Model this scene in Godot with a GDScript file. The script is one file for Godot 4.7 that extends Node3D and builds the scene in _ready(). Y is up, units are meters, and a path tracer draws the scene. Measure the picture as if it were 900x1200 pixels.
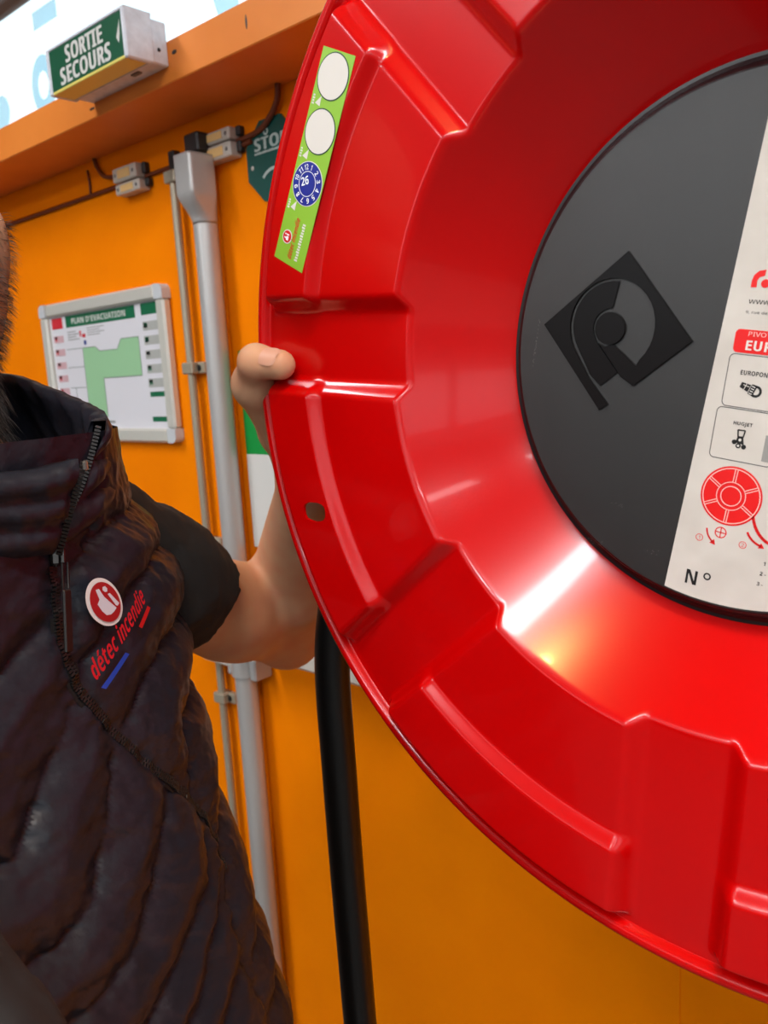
extends Node3D
# A hose reel on a bracket beside orange emergency doors, held by a man in a black quilted vest.
# World: the door wall is the plane z = 0 and faces +z; y is up; metres.

const REEL := Vector3(-0.1382, 1.5967, 0.5083)   # middle of the reel's front rim plane
const RR := 0.32                                  # radius of the flange
var F_REG: Font
var F_BOLD: Font
var M := {}
var names := {}

# ---------------------------------------------------------------- mesh builder
class MB:
	var v := PackedVector3Array()
	var n := PackedVector3Array()
	func tri(a: Vector3, b: Vector3, c: Vector3, na: Vector3, nb: Vector3, nc: Vector3) -> void:
		if (c - a).cross(b - a).dot(na + nb + nc) < 0.0:
			v.append(a); v.append(c); v.append(b); n.append(na); n.append(nc); n.append(nb)
		else:
			v.append(a); v.append(b); v.append(c); n.append(na); n.append(nb); n.append(nc)
	func ftri(a: Vector3, b: Vector3, c: Vector3, away: Vector3) -> void:
		var m := (c - a).cross(b - a)
		if m.length_squared() < 1e-18: return
		m = m.normalized()
		if m.dot((a + b + c) / 3.0 - away) < 0.0: m = -m
		tri(a, b, c, m, m, m)
	func fquad(a: Vector3, b: Vector3, c: Vector3, d: Vector3, away: Vector3) -> void:
		ftri(a, b, c, away); ftri(a, c, d, away)
	func box(c: Vector3, s: Vector3, bv := 0.0, bs := Basis.IDENTITY) -> void:
		var h := s / 2.0
		bv = minf(bv, minf(h.x, minf(h.y, h.z)) * 0.9)
		var pt := func(sx: float, sy: float, sz: float, ax: int) -> Vector3:
			var p := Vector3(sx * (h.x - (0.0 if ax == 0 else bv)), sy * (h.y - (0.0 if ax == 1 else bv)), sz * (h.z - (0.0 if ax == 2 else bv)))
			return c + bs * p
		for s1: float in [-1.0, 1.0]:
			fquad(pt.call(s1, -1.0, -1.0, 0), pt.call(s1, 1.0, -1.0, 0), pt.call(s1, 1.0, 1.0, 0), pt.call(s1, -1.0, 1.0, 0), c)
			fquad(pt.call(-1.0, s1, -1.0, 1), pt.call(1.0, s1, -1.0, 1), pt.call(1.0, s1, 1.0, 1), pt.call(-1.0, s1, 1.0, 1), c)
			fquad(pt.call(-1.0, -1.0, s1, 2), pt.call(1.0, -1.0, s1, 2), pt.call(1.0, 1.0, s1, 2), pt.call(-1.0, 1.0, s1, 2), c)
			if bv > 0.0:
				for s2: float in [-1.0, 1.0]:
					fquad(pt.call(s1, s2, -1.0, 0), pt.call(s1, s2, 1.0, 0), pt.call(s1, s2, 1.0, 1), pt.call(s1, s2, -1.0, 1), c)
					fquad(pt.call(s1, -1.0, s2, 0), pt.call(s1, 1.0, s2, 0), pt.call(s1, 1.0, s2, 2), pt.call(s1, -1.0, s2, 2), c)
					fquad(pt.call(-1.0, s1, s2, 1), pt.call(1.0, s1, s2, 1), pt.call(1.0, s1, s2, 2), pt.call(-1.0, s1, s2, 2), c)
					for s3: float in [-1.0, 1.0]:
						ftri(pt.call(s1, s2, s3, 0), pt.call(s1, s2, s3, 1), pt.call(s1, s2, s3, 2), c)
	func tube(path: PackedVector3Array, radii: PackedFloat32Array, sides := 16, ends := true) -> void:
		# round tube swept along a path
		var rings := []
		var up := Vector3(0.123, 0.456, 0.88).normalized()
		for i in path.size():
			var d := (path[mini(i + 1, path.size() - 1)] - path[maxi(i - 1, 0)]).normalized()
			up = (up - d * up.dot(d)).normalized()
			var sd := d.cross(up)
			var ring := []
			for k in sides:
				var a := TAU * k / sides
				ring.append(up * cos(a) + sd * sin(a))
			rings.append(ring)
		for i in path.size() - 1:
			var r0 := radii[mini(i, radii.size() - 1)]
			var r1 := radii[mini(i + 1, radii.size() - 1)]
			for k in sides:
				var k2 := (k + 1) % sides
				var a: Vector3 = rings[i][k]; var b: Vector3 = rings[i][k2]; var c: Vector3 = rings[i + 1][k2]; var d2: Vector3 = rings[i + 1][k]
				tri(path[i] + a * r0, path[i] + b * r0, path[i + 1] + c * r1, a, b, c)
				tri(path[i] + a * r0, path[i + 1] + c * r1, path[i + 1] + d2 * r1, a, c, d2)
		if ends:
			for e: int in [0, path.size() - 1]:
				var d := (path[e] - path[1 if e == 0 else e - 1]).normalized()
				var r := radii[mini(e, radii.size() - 1)]
				for k in sides:
					var a: Vector3 = rings[e][k]; var b: Vector3 = rings[e][(k + 1) % sides]
					tri(path[e], path[e] + a * r, path[e] + b * r, d, d, d)
	func prism(pts: PackedVector2Array, z0: float, z1: float, xf := Transform3D.IDENTITY, bevel := 0.0) -> void:
		# flat outline extruded along the frame's z
		var ids := Geometry2D.triangulate_polygon(pts)
		var nz := xf.basis.z.normalized()
		var top := pts
		if bevel > 0.0:
			var o := Geometry2D.offset_polygon(pts, -bevel)
			if o.size() == 1: top = o[0]; ids = Geometry2D.triangulate_polygon(top)
		for i in range(0, ids.size(), 3):
			var a := top[ids[i]]; var b := top[ids[i + 1]]; var c := top[ids[i + 2]]
			tri(xf * Vector3(a.x, a.y, z1), xf * Vector3(b.x, b.y, z1), xf * Vector3(c.x, c.y, z1), nz, nz, nz)
		var ccw := not Geometry2D.is_polygon_clockwise(pts)
		for i in pts.size():
			var a := pts[i]; var b := pts[(i + 1) % pts.size()]
			var o2 := (b - a).orthogonal().normalized() * (-1.0 if ccw else 1.0)
			o2 = Vector2(b.y - a.y, a.x - b.x).normalized() * (1.0 if ccw else -1.0)
			var nn := (xf.basis * Vector3(o2.x, o2.y, 0)).normalized()
			tri(xf * Vector3(a.x, a.y, z0), xf * Vector3(b.x, b.y, z0), xf * Vector3(b.x, b.y, z1), nn, nn, nn)
			tri(xf * Vector3(a.x, a.y, z0), xf * Vector3(b.x, b.y, z1), xf * Vector3(a.x, a.y, z1), nn, nn, nn)
	func ring(c: Vector2, r0: float, r1: float, z0: float, z1: float, xf := Transform3D.IDENTITY, a0 := 0.0, a1 := TAU, seg := 40) -> void:
		# a flat annulus or arc with a little thickness
		for i in seg:
			var t0 := a0 + (a1 - a0) * i / seg; var t1 := a0 + (a1 - a0) * (i + 1) / seg
			var d0 := Vector2(cos(t0), sin(t0)); var d1 := Vector2(cos(t1), sin(t1))
			var p := PackedVector2Array([c + d0 * r1, c + d1 * r1, c + d1 * r0, c + d0 * r0])
			var nz := xf.basis.z.normalized()
			var q := []
			for e in p: q.append(xf * Vector3(e.x, e.y, z1))
			tri(q[0], q[1], q[2], nz, nz, nz)
			if r0 > 0.0: tri(q[0], q[2], q[3], nz, nz, nz)
			var o := (xf.basis * Vector3(d0.x, d0.y, 0)).normalized(); var o1 := (xf.basis * Vector3(d1.x, d1.y, 0)).normalized()
			var l0 := xf * Vector3(p[0].x, p[0].y, z0); var l1 := xf * Vector3(p[1].x, p[1].y, z0)
			tri(q[0], q[1], l1, o, o1, o1); tri(q[0], l1, l0, o, o1, o)
			if r0 > 0.0:
				var m0 := xf * Vector3(p[3].x, p[3].y, z0); var m1 := xf * Vector3(p[2].x, p[2].y, z0)
				tri(q[3], q[2], m1, -o, -o1, -o1); tri(q[3], m1, m0, -o, -o1, -o)
	func lathe(prof: PackedVector2Array, c: Vector3, seg := 96, ax := Basis.IDENTITY) -> void:
		# profile (radius, z) turned about the frame's z
		for i in prof.size() - 1:
			var p := prof[i]; var q := prof[i + 1]
			var e := (q - p).normalized()
			var nn := Vector2(-e.y, e.x)
			for k in seg:
				var a := TAU * k / seg; var b := TAU * (k + 1) / seg
				var f := func(pr: Vector2, t: float) -> Vector3: return c + ax * Vector3(pr.x * cos(t), pr.x * sin(t), pr.y)
				var g := func(t: float) -> Vector3: return (ax * Vector3(nn.x * cos(t), nn.x * sin(t), nn.y)).normalized()
				var na: Vector3 = g.call(a); var nb: Vector3 = g.call(b)
				if p.x > 1e-6: tri(f.call(p, a), f.call(p, b), f.call(q, b), na, nb, nb)
				if q.x > 1e-6: tri(f.call(p, a), f.call(q, b), f.call(q, a), na, nb, na)
	func ball(c: Vector3, r: Vector3, seg := 16, bs := Basis.IDENTITY) -> void:
		var pt := func(i: int, j: int) -> Vector3:
			var th := PI * i / seg; var ph := TAU * j / (seg * 2)
			return Vector3(sin(th) * cos(ph), cos(th), sin(th) * sin(ph))
		for i in seg:
			for j in seg * 2:
				var q := [pt.call(i, j), pt.call(i + 1, j), pt.call(i + 1, j + 1), pt.call(i, j + 1)]
				var w := []; var m := []
				for p: Vector3 in q:
					w.append(c + bs * (p * r)); m.append((bs * (p / r)).normalized())
				if i < seg - 1: tri(w[0], w[1], w[2], m[0], m[1], m[2])
				if i > 0: tri(w[0], w[2], w[3], m[0], m[2], m[3])
	func mesh() -> ArrayMesh:
		var a := []
		a.resize(Mesh.ARRAY_MAX)
		a[Mesh.ARRAY_VERTEX] = v; a[Mesh.ARRAY_NORMAL] = n
		var m := ArrayMesh.new()
		m.add_surface_from_arrays(Mesh.PRIMITIVE_TRIANGLES, a)
		return m

# ---------------------------------------------------------------- scene helpers
func numbered(called: String) -> String:
	var k: int = names.get(called, 0)
	names[called] = k + 1
	return called if k == 0 else "%s_%03d" % [called, k]

func tag(o: Node, label := "", category := "", group := "", kind := "") -> Node:
	if label: o.set_meta("label", label)
	if category: o.set_meta("category", category)
	if group: o.set_meta("group", group)
	if kind: o.set_meta("kind", kind)
	return o

func thing(called: String, label: String, category: String, at := Vector3.ZERO, group := "") -> Node3D:
	var o := Node3D.new()
	o.name = numbered(called)
	add_child(o)
	o.position = at
	tag(o, label, category, group)
	return o

func put(called: String, what, m: Material, parent: Node, off := Vector3.ZERO) -> MeshInstance3D:
	# off: the mesh was made in world coordinates, the parent stands there
	var o := MeshInstance3D.new()
	o.name = numbered(called) if parent == self else called
	o.mesh = what.mesh() if what is MB else what
	o.material_override = m
	o.position = -off
	parent.add_child(o, true)
	return o

func struct(called: String, what, m: Material, label := "", category := "") -> MeshInstance3D:
	var o := put(called, what, m, self)
	tag(o, label, category, "", "structure")
	return o

func mat(c: Color, rough := 0.5, metal := 0.0, spec := 0.5) -> StandardMaterial3D:
	var m := StandardMaterial3D.new()
	m.albedo_color = c
	m.roughness = rough
	m.metallic = metal
	m.metallic_specular = spec
	return m

func noise_tex(freq: float, lo: Color, hi: Color, seed_ := 1, size := 512, oct := 4) -> NoiseTexture2D:
	var t := NoiseTexture2D.new()
	var nz := FastNoiseLite.new()
	nz.seed = seed_; nz.frequency = freq; nz.fractal_octaves = oct
	t.noise = nz; t.width = size; t.height = size; t.seamless = true
	var g := Gradient.new()
	g.set_color(0, lo); g.set_color(1, hi)
	t.color_ramp = g
	return t

func bump_tex(freq: float, strength: float, seed_ := 1, size := 512, oct := 3) -> NoiseTexture2D:
	var t := NoiseTexture2D.new()
	var nz := FastNoiseLite.new()
	nz.seed = seed_; nz.frequency = freq; nz.fractal_octaves = oct
	t.noise = nz; t.width = size; t.height = size; t.seamless = true
	t.as_normal_map = true; t.bump_strength = strength
	return t

func textured(m: StandardMaterial3D, alb: Texture2D, nrm: Texture2D, scale_: float, nscale := 1.0, world := true) -> StandardMaterial3D:
	m.uv1_triplanar = true
	m.uv1_world_triplanar = world
	m.uv1_scale = Vector3.ONE * scale_
	if alb: m.albedo_texture = alb
	if nrm:
		m.normal_enabled = true; m.normal_texture = nrm; m.normal_scale = nscale
	return m

func text_arrays(s: String, bold: bool) -> Array:
	var tm := TextMesh.new()
	tm.text = s
	tm.font = F_BOLD if bold else F_REG
	tm.font_size = 64
	tm.pixel_size = 0.01
	tm.depth = 0.0
	tm.curve_step = 2.0
	return tm.get_mesh_arrays() if tm.get_surface_count() == 0 else tm.surface_get_arrays(0)

func text(mb: MB, s: String, o: Vector2, w: float, h: float, z: float, xf := Transform3D.IDENTITY, turn := 0.0, bold := true, place = null, skew := 0.0) -> void:
	# flat lettering fitted into a box w x h whose lower left corner is o
	var a := text_arrays(s, bold)
	var vs: PackedVector3Array = a[Mesh.ARRAY_VERTEX]
	var ix: PackedInt32Array = a[Mesh.ARRAY_INDEX] if a[Mesh.ARRAY_INDEX] != null else PackedInt32Array()
	if vs.is_empty(): return
	var lo := Vector2(1e9, 1e9); var hi := -lo
	for p in vs:
		lo = lo.min(Vector2(p.x, p.y)); hi = hi.max(Vector2(p.x, p.y))
	var k := Vector2(w / maxf(hi.x - lo.x, 1e-6), h / maxf(hi.y - lo.y, 1e-6))
	if w <= 0.0: k.x = k.y
	var nz := xf.basis.z.normalized()
	var out := PackedVector3Array()
	for p in vs:
		var q := (Vector2(p.x, p.y) - lo) * k
		q.x += q.y * skew
		q = q.rotated(turn) + o
		out.append(place.call(q) if place != null else xf * Vector3(q.x, q.y, z))
	if ix.is_empty():
		for i in vs.size(): ix.append(i)
	for i in range(0, ix.size(), 3):
		var p0 := out[ix[i]]; var p1 := out[ix[i + 1]]; var p2 := out[ix[i + 2]]
		if place != null:
			mb.ftri(p0, p1, p2, TORSO_AXIS(p0))
		else:
			if absf(vs[ix[i]].z) < 1e-4: mb.tri(p0, p1, p2, nz, nz, nz)

func TORSO_AXIS(p: Vector3) -> Vector3:
	return Vector3(-0.55, p.y, 0.70)

func circle(c: Vector2, r: float, seg := 32) -> PackedVector2Array:
	var p := PackedVector2Array()
	for i in seg: p.append(c + Vector2.from_angle(TAU * i / seg) * r)
	return p

func rrect(a: Vector2, b: Vector2, r: float) -> PackedVector2Array:
	var p := PackedVector2Array()
	for q in 4:
		var c := Vector2(b.x - r if q == 0 or q == 3 else a.x + r, b.y - r if q < 2 else a.y + r)
		for i in 7: p.append(c + Vector2.from_angle(PI / 2 * (q + i / 6.0)) * r)
	return p

func stroke(mb: MB, pts: PackedVector2Array, w: float, z0: float, z1: float, xf := Transform3D.IDENTITY, closed := false) -> void:
	var k := pts.size() if closed else pts.size() - 1
	for i in k:
		var a := pts[i]; var b := pts[(i + 1) % pts.size()]
		var d := (b - a).normalized() * w * 0.5
		var o := Vector2(-d.y, d.x)
		mb.prism(PackedVector2Array([a - d * 0.3 + o, a - d * 0.3 - o, b + d * 0.3 - o, b + d * 0.3 + o]), z0, z1, xf)

func lerp_keys(t: float, ks: PackedVector2Array) -> float:
	if t <= ks[0].x: return ks[0].y
	for i in ks.size() - 1:
		if t <= ks[i + 1].x: return lerpf(ks[i].y, ks[i + 1].y, (t - ks[i].x) / (ks[i + 1].x - ks[i].x))
	return ks[ks.size() - 1].y

func catmull(p: PackedVector3Array, t: float) -> Vector3:
	var i := clampi(int(floor(t)), 0, p.size() - 2)
	var f := t - i
	return p[i].cubic_interpolate(p[i + 1], p[maxi(i - 1, 0)], p[mini(i + 2, p.size() - 1)], f)

func smooth_path(p: PackedVector3Array, per := 8) -> PackedVector3Array:
	var o := PackedVector3Array()
	for i in (p.size() - 1) * per + 1: o.append(catmull(p, float(i) / per))
	return o

func grid_mesh(pts: PackedVector3Array, nu: int, nv: int, wrap: bool, flip: bool, skip := PackedByteArray()) -> ArrayMesh:
	# indexed grid, pts[j * nu + i]; smooth normals; skip marks cells left out
	var ns := PackedVector3Array(); ns.resize(pts.size())
	for j in nv:
		var j0 := maxi(j - 1, 0) * nu; var j1 := mini(j + 1, nv - 1) * nu
		for i in nu:
			var i0 := (i - 1 + nu) % nu if wrap else maxi(i - 1, 0)
			var i1 := (i + 1) % nu if wrap else mini(i + 1, nu - 1)
			var m := (pts[j * nu + i1] - pts[j * nu + i0]).cross(pts[j1 + i] - pts[j0 + i]).normalized()
			ns[j * nu + i] = -m if flip else m
	var ix := PackedInt32Array()
	for j in nv - 1:
		for i in (nu if wrap else nu - 1):
			if not skip.is_empty() and skip[j * nu + i]: continue
			var a := j * nu + i; var b := j * nu + (i + 1) % nu; var c := b + nu; var d := a + nu
			if flip: ix.append_array(PackedInt32Array([a, b, c, a, c, d]))
			else: ix.append_array(PackedInt32Array([a, c, b, a, d, c]))
	var arr := []; arr.resize(Mesh.ARRAY_MAX)
	arr[Mesh.ARRAY_VERTEX] = pts; arr[Mesh.ARRAY_NORMAL] = ns; arr[Mesh.ARRAY_INDEX] = ix
	var am := ArrayMesh.new()
	am.add_surface_from_arrays(Mesh.PRIMITIVE_TRIANGLES, arr)
	return am

# ---------------------------------------------------------------- bodies: smooth fields of capsules and ellipsoids
class Field:
	var prims := []
	var clips := []          # [normal, offset]: keeps normal.p < offset
	func cap(a: Vector3, b: Vector3, ra: float, rb: float, k := 0.02) -> void:
		prims.append([0, a, b - a, ra, rb, k, maxf((b - a).length_squared(), 1e-9)])
	func ell(c: Vector3, r: Vector3, bs := Basis.IDENTITY, k := 0.02, cut := false) -> void:
		prims.append([2 if cut else 1, c, bs.transposed(), r, 0.0, k])
	static func one(q: Array, p: Vector3) -> float:
		if q[0] == 0:
			var ba: Vector3 = q[2]
			var pa: Vector3 = p - q[1]
			var h := clampf(pa.dot(ba) / q[6], 0.0, 1.0)
			return (pa - ba * h).length() - lerpf(q[3], q[4], h)
		var l: Vector3 = (q[2] as Basis) * (p - q[1])
		var r: Vector3 = q[3]
		var k0 := (l / r).length()
		var k1 := (l / (r * r)).length()
		return k0 * (k0 - 1.0) / maxf(k1, 1e-6)
	func at(p: Vector3, list: Array) -> float:
		var d := 1000.0
		for q in list:
			var e := one(q, p)
			var k: float = q[5]
			if q[0] == 2:
				e = -e
				var h2 := maxf(k - absf(d - e), 0.0) / k
				d = maxf(d, e) + h2 * h2 * k * 0.25
			else:
				var h := maxf(k - absf(d - e), 0.0) / k
				d = minf(d, e) - h * h * k * 0.25
		for c in clips:
			d = maxf(d, (c[0] as Vector3).dot(p) - c[1])
		return d

func nets(f: Field, box: AABB, cell: float, done: Array, out: Dictionary) -> void:
	# surface nets inside box; cells inside the finer boxes of done are left to them
	var nx := int(ceil(box.size.x / cell)) + 1; var ny := int(ceil(box.size.y / cell)) + 1; var nz := int(ceil(box.size.z / cell)) + 1
	var val := PackedFloat32Array(); val.resize(nx * ny * nz); val.fill(1.0)
	var vid := PackedInt32Array(); vid.resize(nx * ny * nz); vid.fill(-1)
	var B := 6
	var verts: PackedVector3Array = out.v; var norms: PackedVector3Array = out.n; var ids: PackedInt32Array = out.i
	var half := cell * B * 0.5
	var reach := half * 1.7321
	var active := []
	for bz in range(0, nz - 1, B):
		for by in range(0, ny - 1, B):
			for bx in range(0, nx - 1, B):
				var c := box.position + Vector3(bx, by, bz) * cell + Vector3.ONE * half
				var near := []
				for q in f.prims:
					if absf(Field.one(q, c)) < reach * 1.5 + q[5] + 0.02 or Field.one(q, c) < 0.0: near.append(q)
				if near.is_empty(): continue
				var dc := f.at(c, near)
				if absf(dc) > reach * 1.6 + cell: continue
				active.append([bx, by, bz, near])
				for k in range(bz, mini(bz + B + 1, nz)):
					for j in range(by, mini(by + B + 1, ny)):
						for i in range(bx, mini(bx + B + 1, nx)):
							val[(k * ny + j) * nx + i] = f.at(box.position + Vector3(i, j, k) * cell, near)
	for a in active:
		for k in range(a[2], mini(a[2] + B, nz - 1)):
			for j in range(a[1], mini(a[1] + B, ny - 1)):
				for i in range(a[0], mini(a[0] + B, nx - 1)):
					var s := Vector3.ZERO; var cnt := 0
					var vals := []
					for c in 8: vals.append(val[((k + (c >> 2)) * ny + j + ((c >> 1) & 1)) * nx + i + (c & 1)])
					for c in 8:
						for ax in 3:
							if c & (1 << ax): continue
							var d: int = c | (1 << ax)
							if (vals[c] < 0.0) != (vals[d] < 0.0):
								var p0 := Vector3(c & 1, (c >> 1) & 1, c >> 2); var p1 := Vector3(d & 1, (d >> 1) & 1, d >> 2)
								s += p0.lerp(p1, vals[c] / (vals[c] - vals[d])); cnt += 1
					if cnt == 0: continue
					var w := box.position + (Vector3(i, j, k) + s / cnt) * cell
					var skip := false
					for e: AABB in done:
						if e.grow(-cell * 1.2).has_point(w): skip = true
					if skip: continue
					vid[(k * ny + j) * nx + i] = verts.size()
					verts.append(w)
					var h := cell * 0.5
					var g := Vector3.ZERO
					for tt: Vector3 in [Vector3(1, -1, -1), Vector3(-1, -1, 1), Vector3(-1, 1, -1), Vector3(1, 1, 1)]:
						g += tt * f.at(w + tt * h, a[3])
					norms.append(g.normalized())
	for a in active:
		for k in range(maxi(a[2], 1), mini(a[2] + B, nz - 1)):
			for j in range(maxi(a[1], 1), mini(a[1] + B, ny - 1)):
				for i in range(maxi(a[0], 1), mini(a[0] + B, nx - 1)):
					var p := (k * ny + j) * nx + i
					for ax in 3:
						var st: int = [1, nx, nx * ny][ax]
						if (val[p] < 0.0) == (val[p + st] < 0.0): continue
						var u: int = [nx, nx * ny, 1][ax]; var w2: int = [nx * ny, 1, nx][ax]
						var q := [vid[p], vid[p - u], vid[p - u - w2], vid[p - w2]]
						if q.min() < 0: continue
						for t in [[0, 1, 2], [0, 2, 3]]:
							var A: int = q[t[0]]; var Bq: int = q[t[1]]; var C: int = q[t[2]]
							if (verts[C] - verts[A]).cross(verts[Bq] - verts[A]).dot(norms[A] + norms[Bq] + norms[C]) < 0.0:
								ids.append(A); ids.append(C); ids.append(Bq)
							else:
								ids.append(A); ids.append(Bq); ids.append(C)
	out.v = verts; out.n = norms; out.i = ids

func net_mesh(out: Dictionary, cols := PackedColorArray()) -> ArrayMesh:
	var arr := []; arr.resize(Mesh.ARRAY_MAX)
	arr[Mesh.ARRAY_VERTEX] = out.v; arr[Mesh.ARRAY_NORMAL] = out.n; arr[Mesh.ARRAY_INDEX] = out.i
	if not cols.is_empty(): arr[Mesh.ARRAY_COLOR] = cols
	var am := ArrayMesh.new()
	am.add_surface_from_arrays(Mesh.PRIMITIVE_TRIANGLES, arr)
	return am

func new_out() -> Dictionary:
	return {"v": PackedVector3Array(), "n": PackedVector3Array(), "i": PackedInt32Array()}

# ---------------------------------------------------------------- build
func _ready() -> void:
	camera_and_light()
	fonts_and_materials()
	room()
	doors_and_frame()
	door_fittings()
	signs()
	hose_reel()
	hose()
	person()

func camera_and_light() -> void:
	var cam := Camera3D.new()
	cam.name = "camera"
	cam.transform = Transform3D(Basis(Vector3(0.749956, -0.056746, -0.659049), Vector3(-0.070053, 0.983898, -0.164432), Vector3(0.657767, 0.169485, 0.733905)), Vector3(0, 1.6, 0.9))
	var ca := CameraAttributesPhysical.new()
	ca.frustum_focal_length = 17.5 * 974.035 / 600.0
	ca.exposure_aperture = 13.0
	ca.frustum_focus_distance = 0.53
	ca.frustum_near = 0.02
	ca.frustum_far = 60.0
	cam.attributes = ca
	cam.fov = 63.2656
	cam.near = 0.02
	cam.far = 60.0
	add_child(cam)
	cam.current = true
	var we := WorldEnvironment.new()
	we.name = "world_environment"
	var e := Environment.new()
	var sm := ProceduralSkyMaterial.new()
	sm.sky_top_color = Color(0.84, 0.95, 1.0)
	sm.sky_horizon_color = Color(0.94, 0.99, 1.0)
	sm.ground_horizon_color = Color(0.80, 0.80, 0.78)
	sm.ground_bottom_color = Color(0.4, 0.39, 0.37)
	sm.sky_curve = 0.2
	sm.sky_energy_multiplier = 1.25
	sm.ground_energy_multiplier = 0.8
	var sky := Sky.new()
	sky.sky_material = sm
	e.background_mode = Environment.BG_SKY
	e.sky = sky
	e.tonemap_mode = Environment.TONE_MAPPER_LINEAR
	e.tonemap_exposure = 1.16
	e.sdfgi_enabled = true
	e.ssao_enabled = true
	e.ssil_enabled = true
	we.environment = e
	add_child(we)
	# ceiling strips, out of view, lighting reel, vest and doors: fitting, glowing face and a light of the same size just below it
	var rim := mat(Color(0.8, 0.8, 0.8), 0.4)
	var glow := mat(Color(0.95, 0.95, 0.95), 0.5)
	glow.emission_enabled = true
	glow.emission = Color(0.98, 0.99, 1.0)
	glow.emission_energy_multiplier = 3.0
	var spots := [Vector3(-1.6, 2.93, 1.62), Vector3(0.45, 2.93, 1.62), Vector3(-1.6, 2.93, 3.85), Vector3(0.45, 2.93, 3.85), Vector3(2.1, 2.93, 1.62), Vector3(2.1, 2.93, 3.85)]
	var words := ["unseen ceiling strip light in the left row near the orange doors, lighting the reel", "unseen ceiling strip light in the middle row near the orange doors, lighting the reel dish", "unseen ceiling strip light in the left row at the back of the room, lighting the hub", "unseen ceiling strip light in the middle row at the back of the room, lighting the doors", "unseen ceiling strip light in the right row near the orange doors, lighting the vest front", "unseen ceiling strip light in the right row at the back of the room, lighting the vest front"]
	for i in spots.size():
		var t := thing("unseen_ceiling_light", words[i], "light", spots[i], "unseen ceiling strip lights")
		var mb := MB.new()
		for s: float in [-1.0, 1.0]:
			mb.box(Vector3(s * 0.105, 0.03, 0), Vector3(0.03, 0.06, 1.64), 0.004)
			mb.box(Vector3(0, 0.03, s * 0.805), Vector3(0.18, 0.06, 0.03), 0.004)
		put("frame", mb, rim, t)
		mb = MB.new()
		mb.box(Vector3(0, 0.035, 0), Vector3(0.18, 0.02, 1.58))
		put("glowing_panel", mb, glow, t)
		var l := AreaLight3D.new()
		l.name = "area_light"
		l.area_size = Vector2(0.17, 1.56)
		l.light_color = Color(0.98, 0.99, 1.0)
		l.light_energy = [2.6, 3.4, 4.2, 3.4, 0.9, 2.6][i]
		l.area_range = 12.0
		l.area_attenuation = 2.0
		l.shadow_enabled = true
		l.rotation_degrees = Vector3(-90, 0, 0)
		l.position = Vector3(0, 0.02, 0)
		t.add_child(l)
	# small warm ceiling lamp, out of view, for the warm spot on the dish
	var d := thing("unseen_downlight", "small round warm ceiling lamp out of view, lighting the reel dish", "light", Vector3(0.17, 2.95, 1.15))
	var md := MB.new(); md.lathe(PackedVector2Array([Vector2(0.075, 0.05), Vector2(0.075, 0.0), Vector2(0.062, -0.004), Vector2(0.056, 0.004), Vector2(0.056, 0.03)]), Vector3.ZERO, 32, Basis(Vector3.RIGHT, -PI / 2)); put("frame", md, rim, d)
	var wg := mat(Color(1, 0.9, 0.7), 0.5)
	wg.emission_enabled = true; wg.emission = Color(1.0, 0.80, 0.45); wg.emission_energy_multiplier = 6.0
	md = MB.new(); md.ball(Vector3(0, 0.012, 0), Vector3(0.045, 0.018, 0.045), 12); put("glowing_bulb", md, wg, d)
	var sp := SpotLight3D.new()
	sp.name = "spot_light"; sp.light_color = Color(1.0, 0.80, 0.45); sp.light_energy = 1.2; sp.spot_range = 12.0; sp.spot_attenuation = 2.0; sp.spot_angle = 55.0; sp.light_size = 0.045; sp.shadow_enabled = true
	sp.rotation_degrees = Vector3(-90, 0, 0); sp.position = Vector3(0, -0.012, 0)
	d.add_child(sp)

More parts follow.
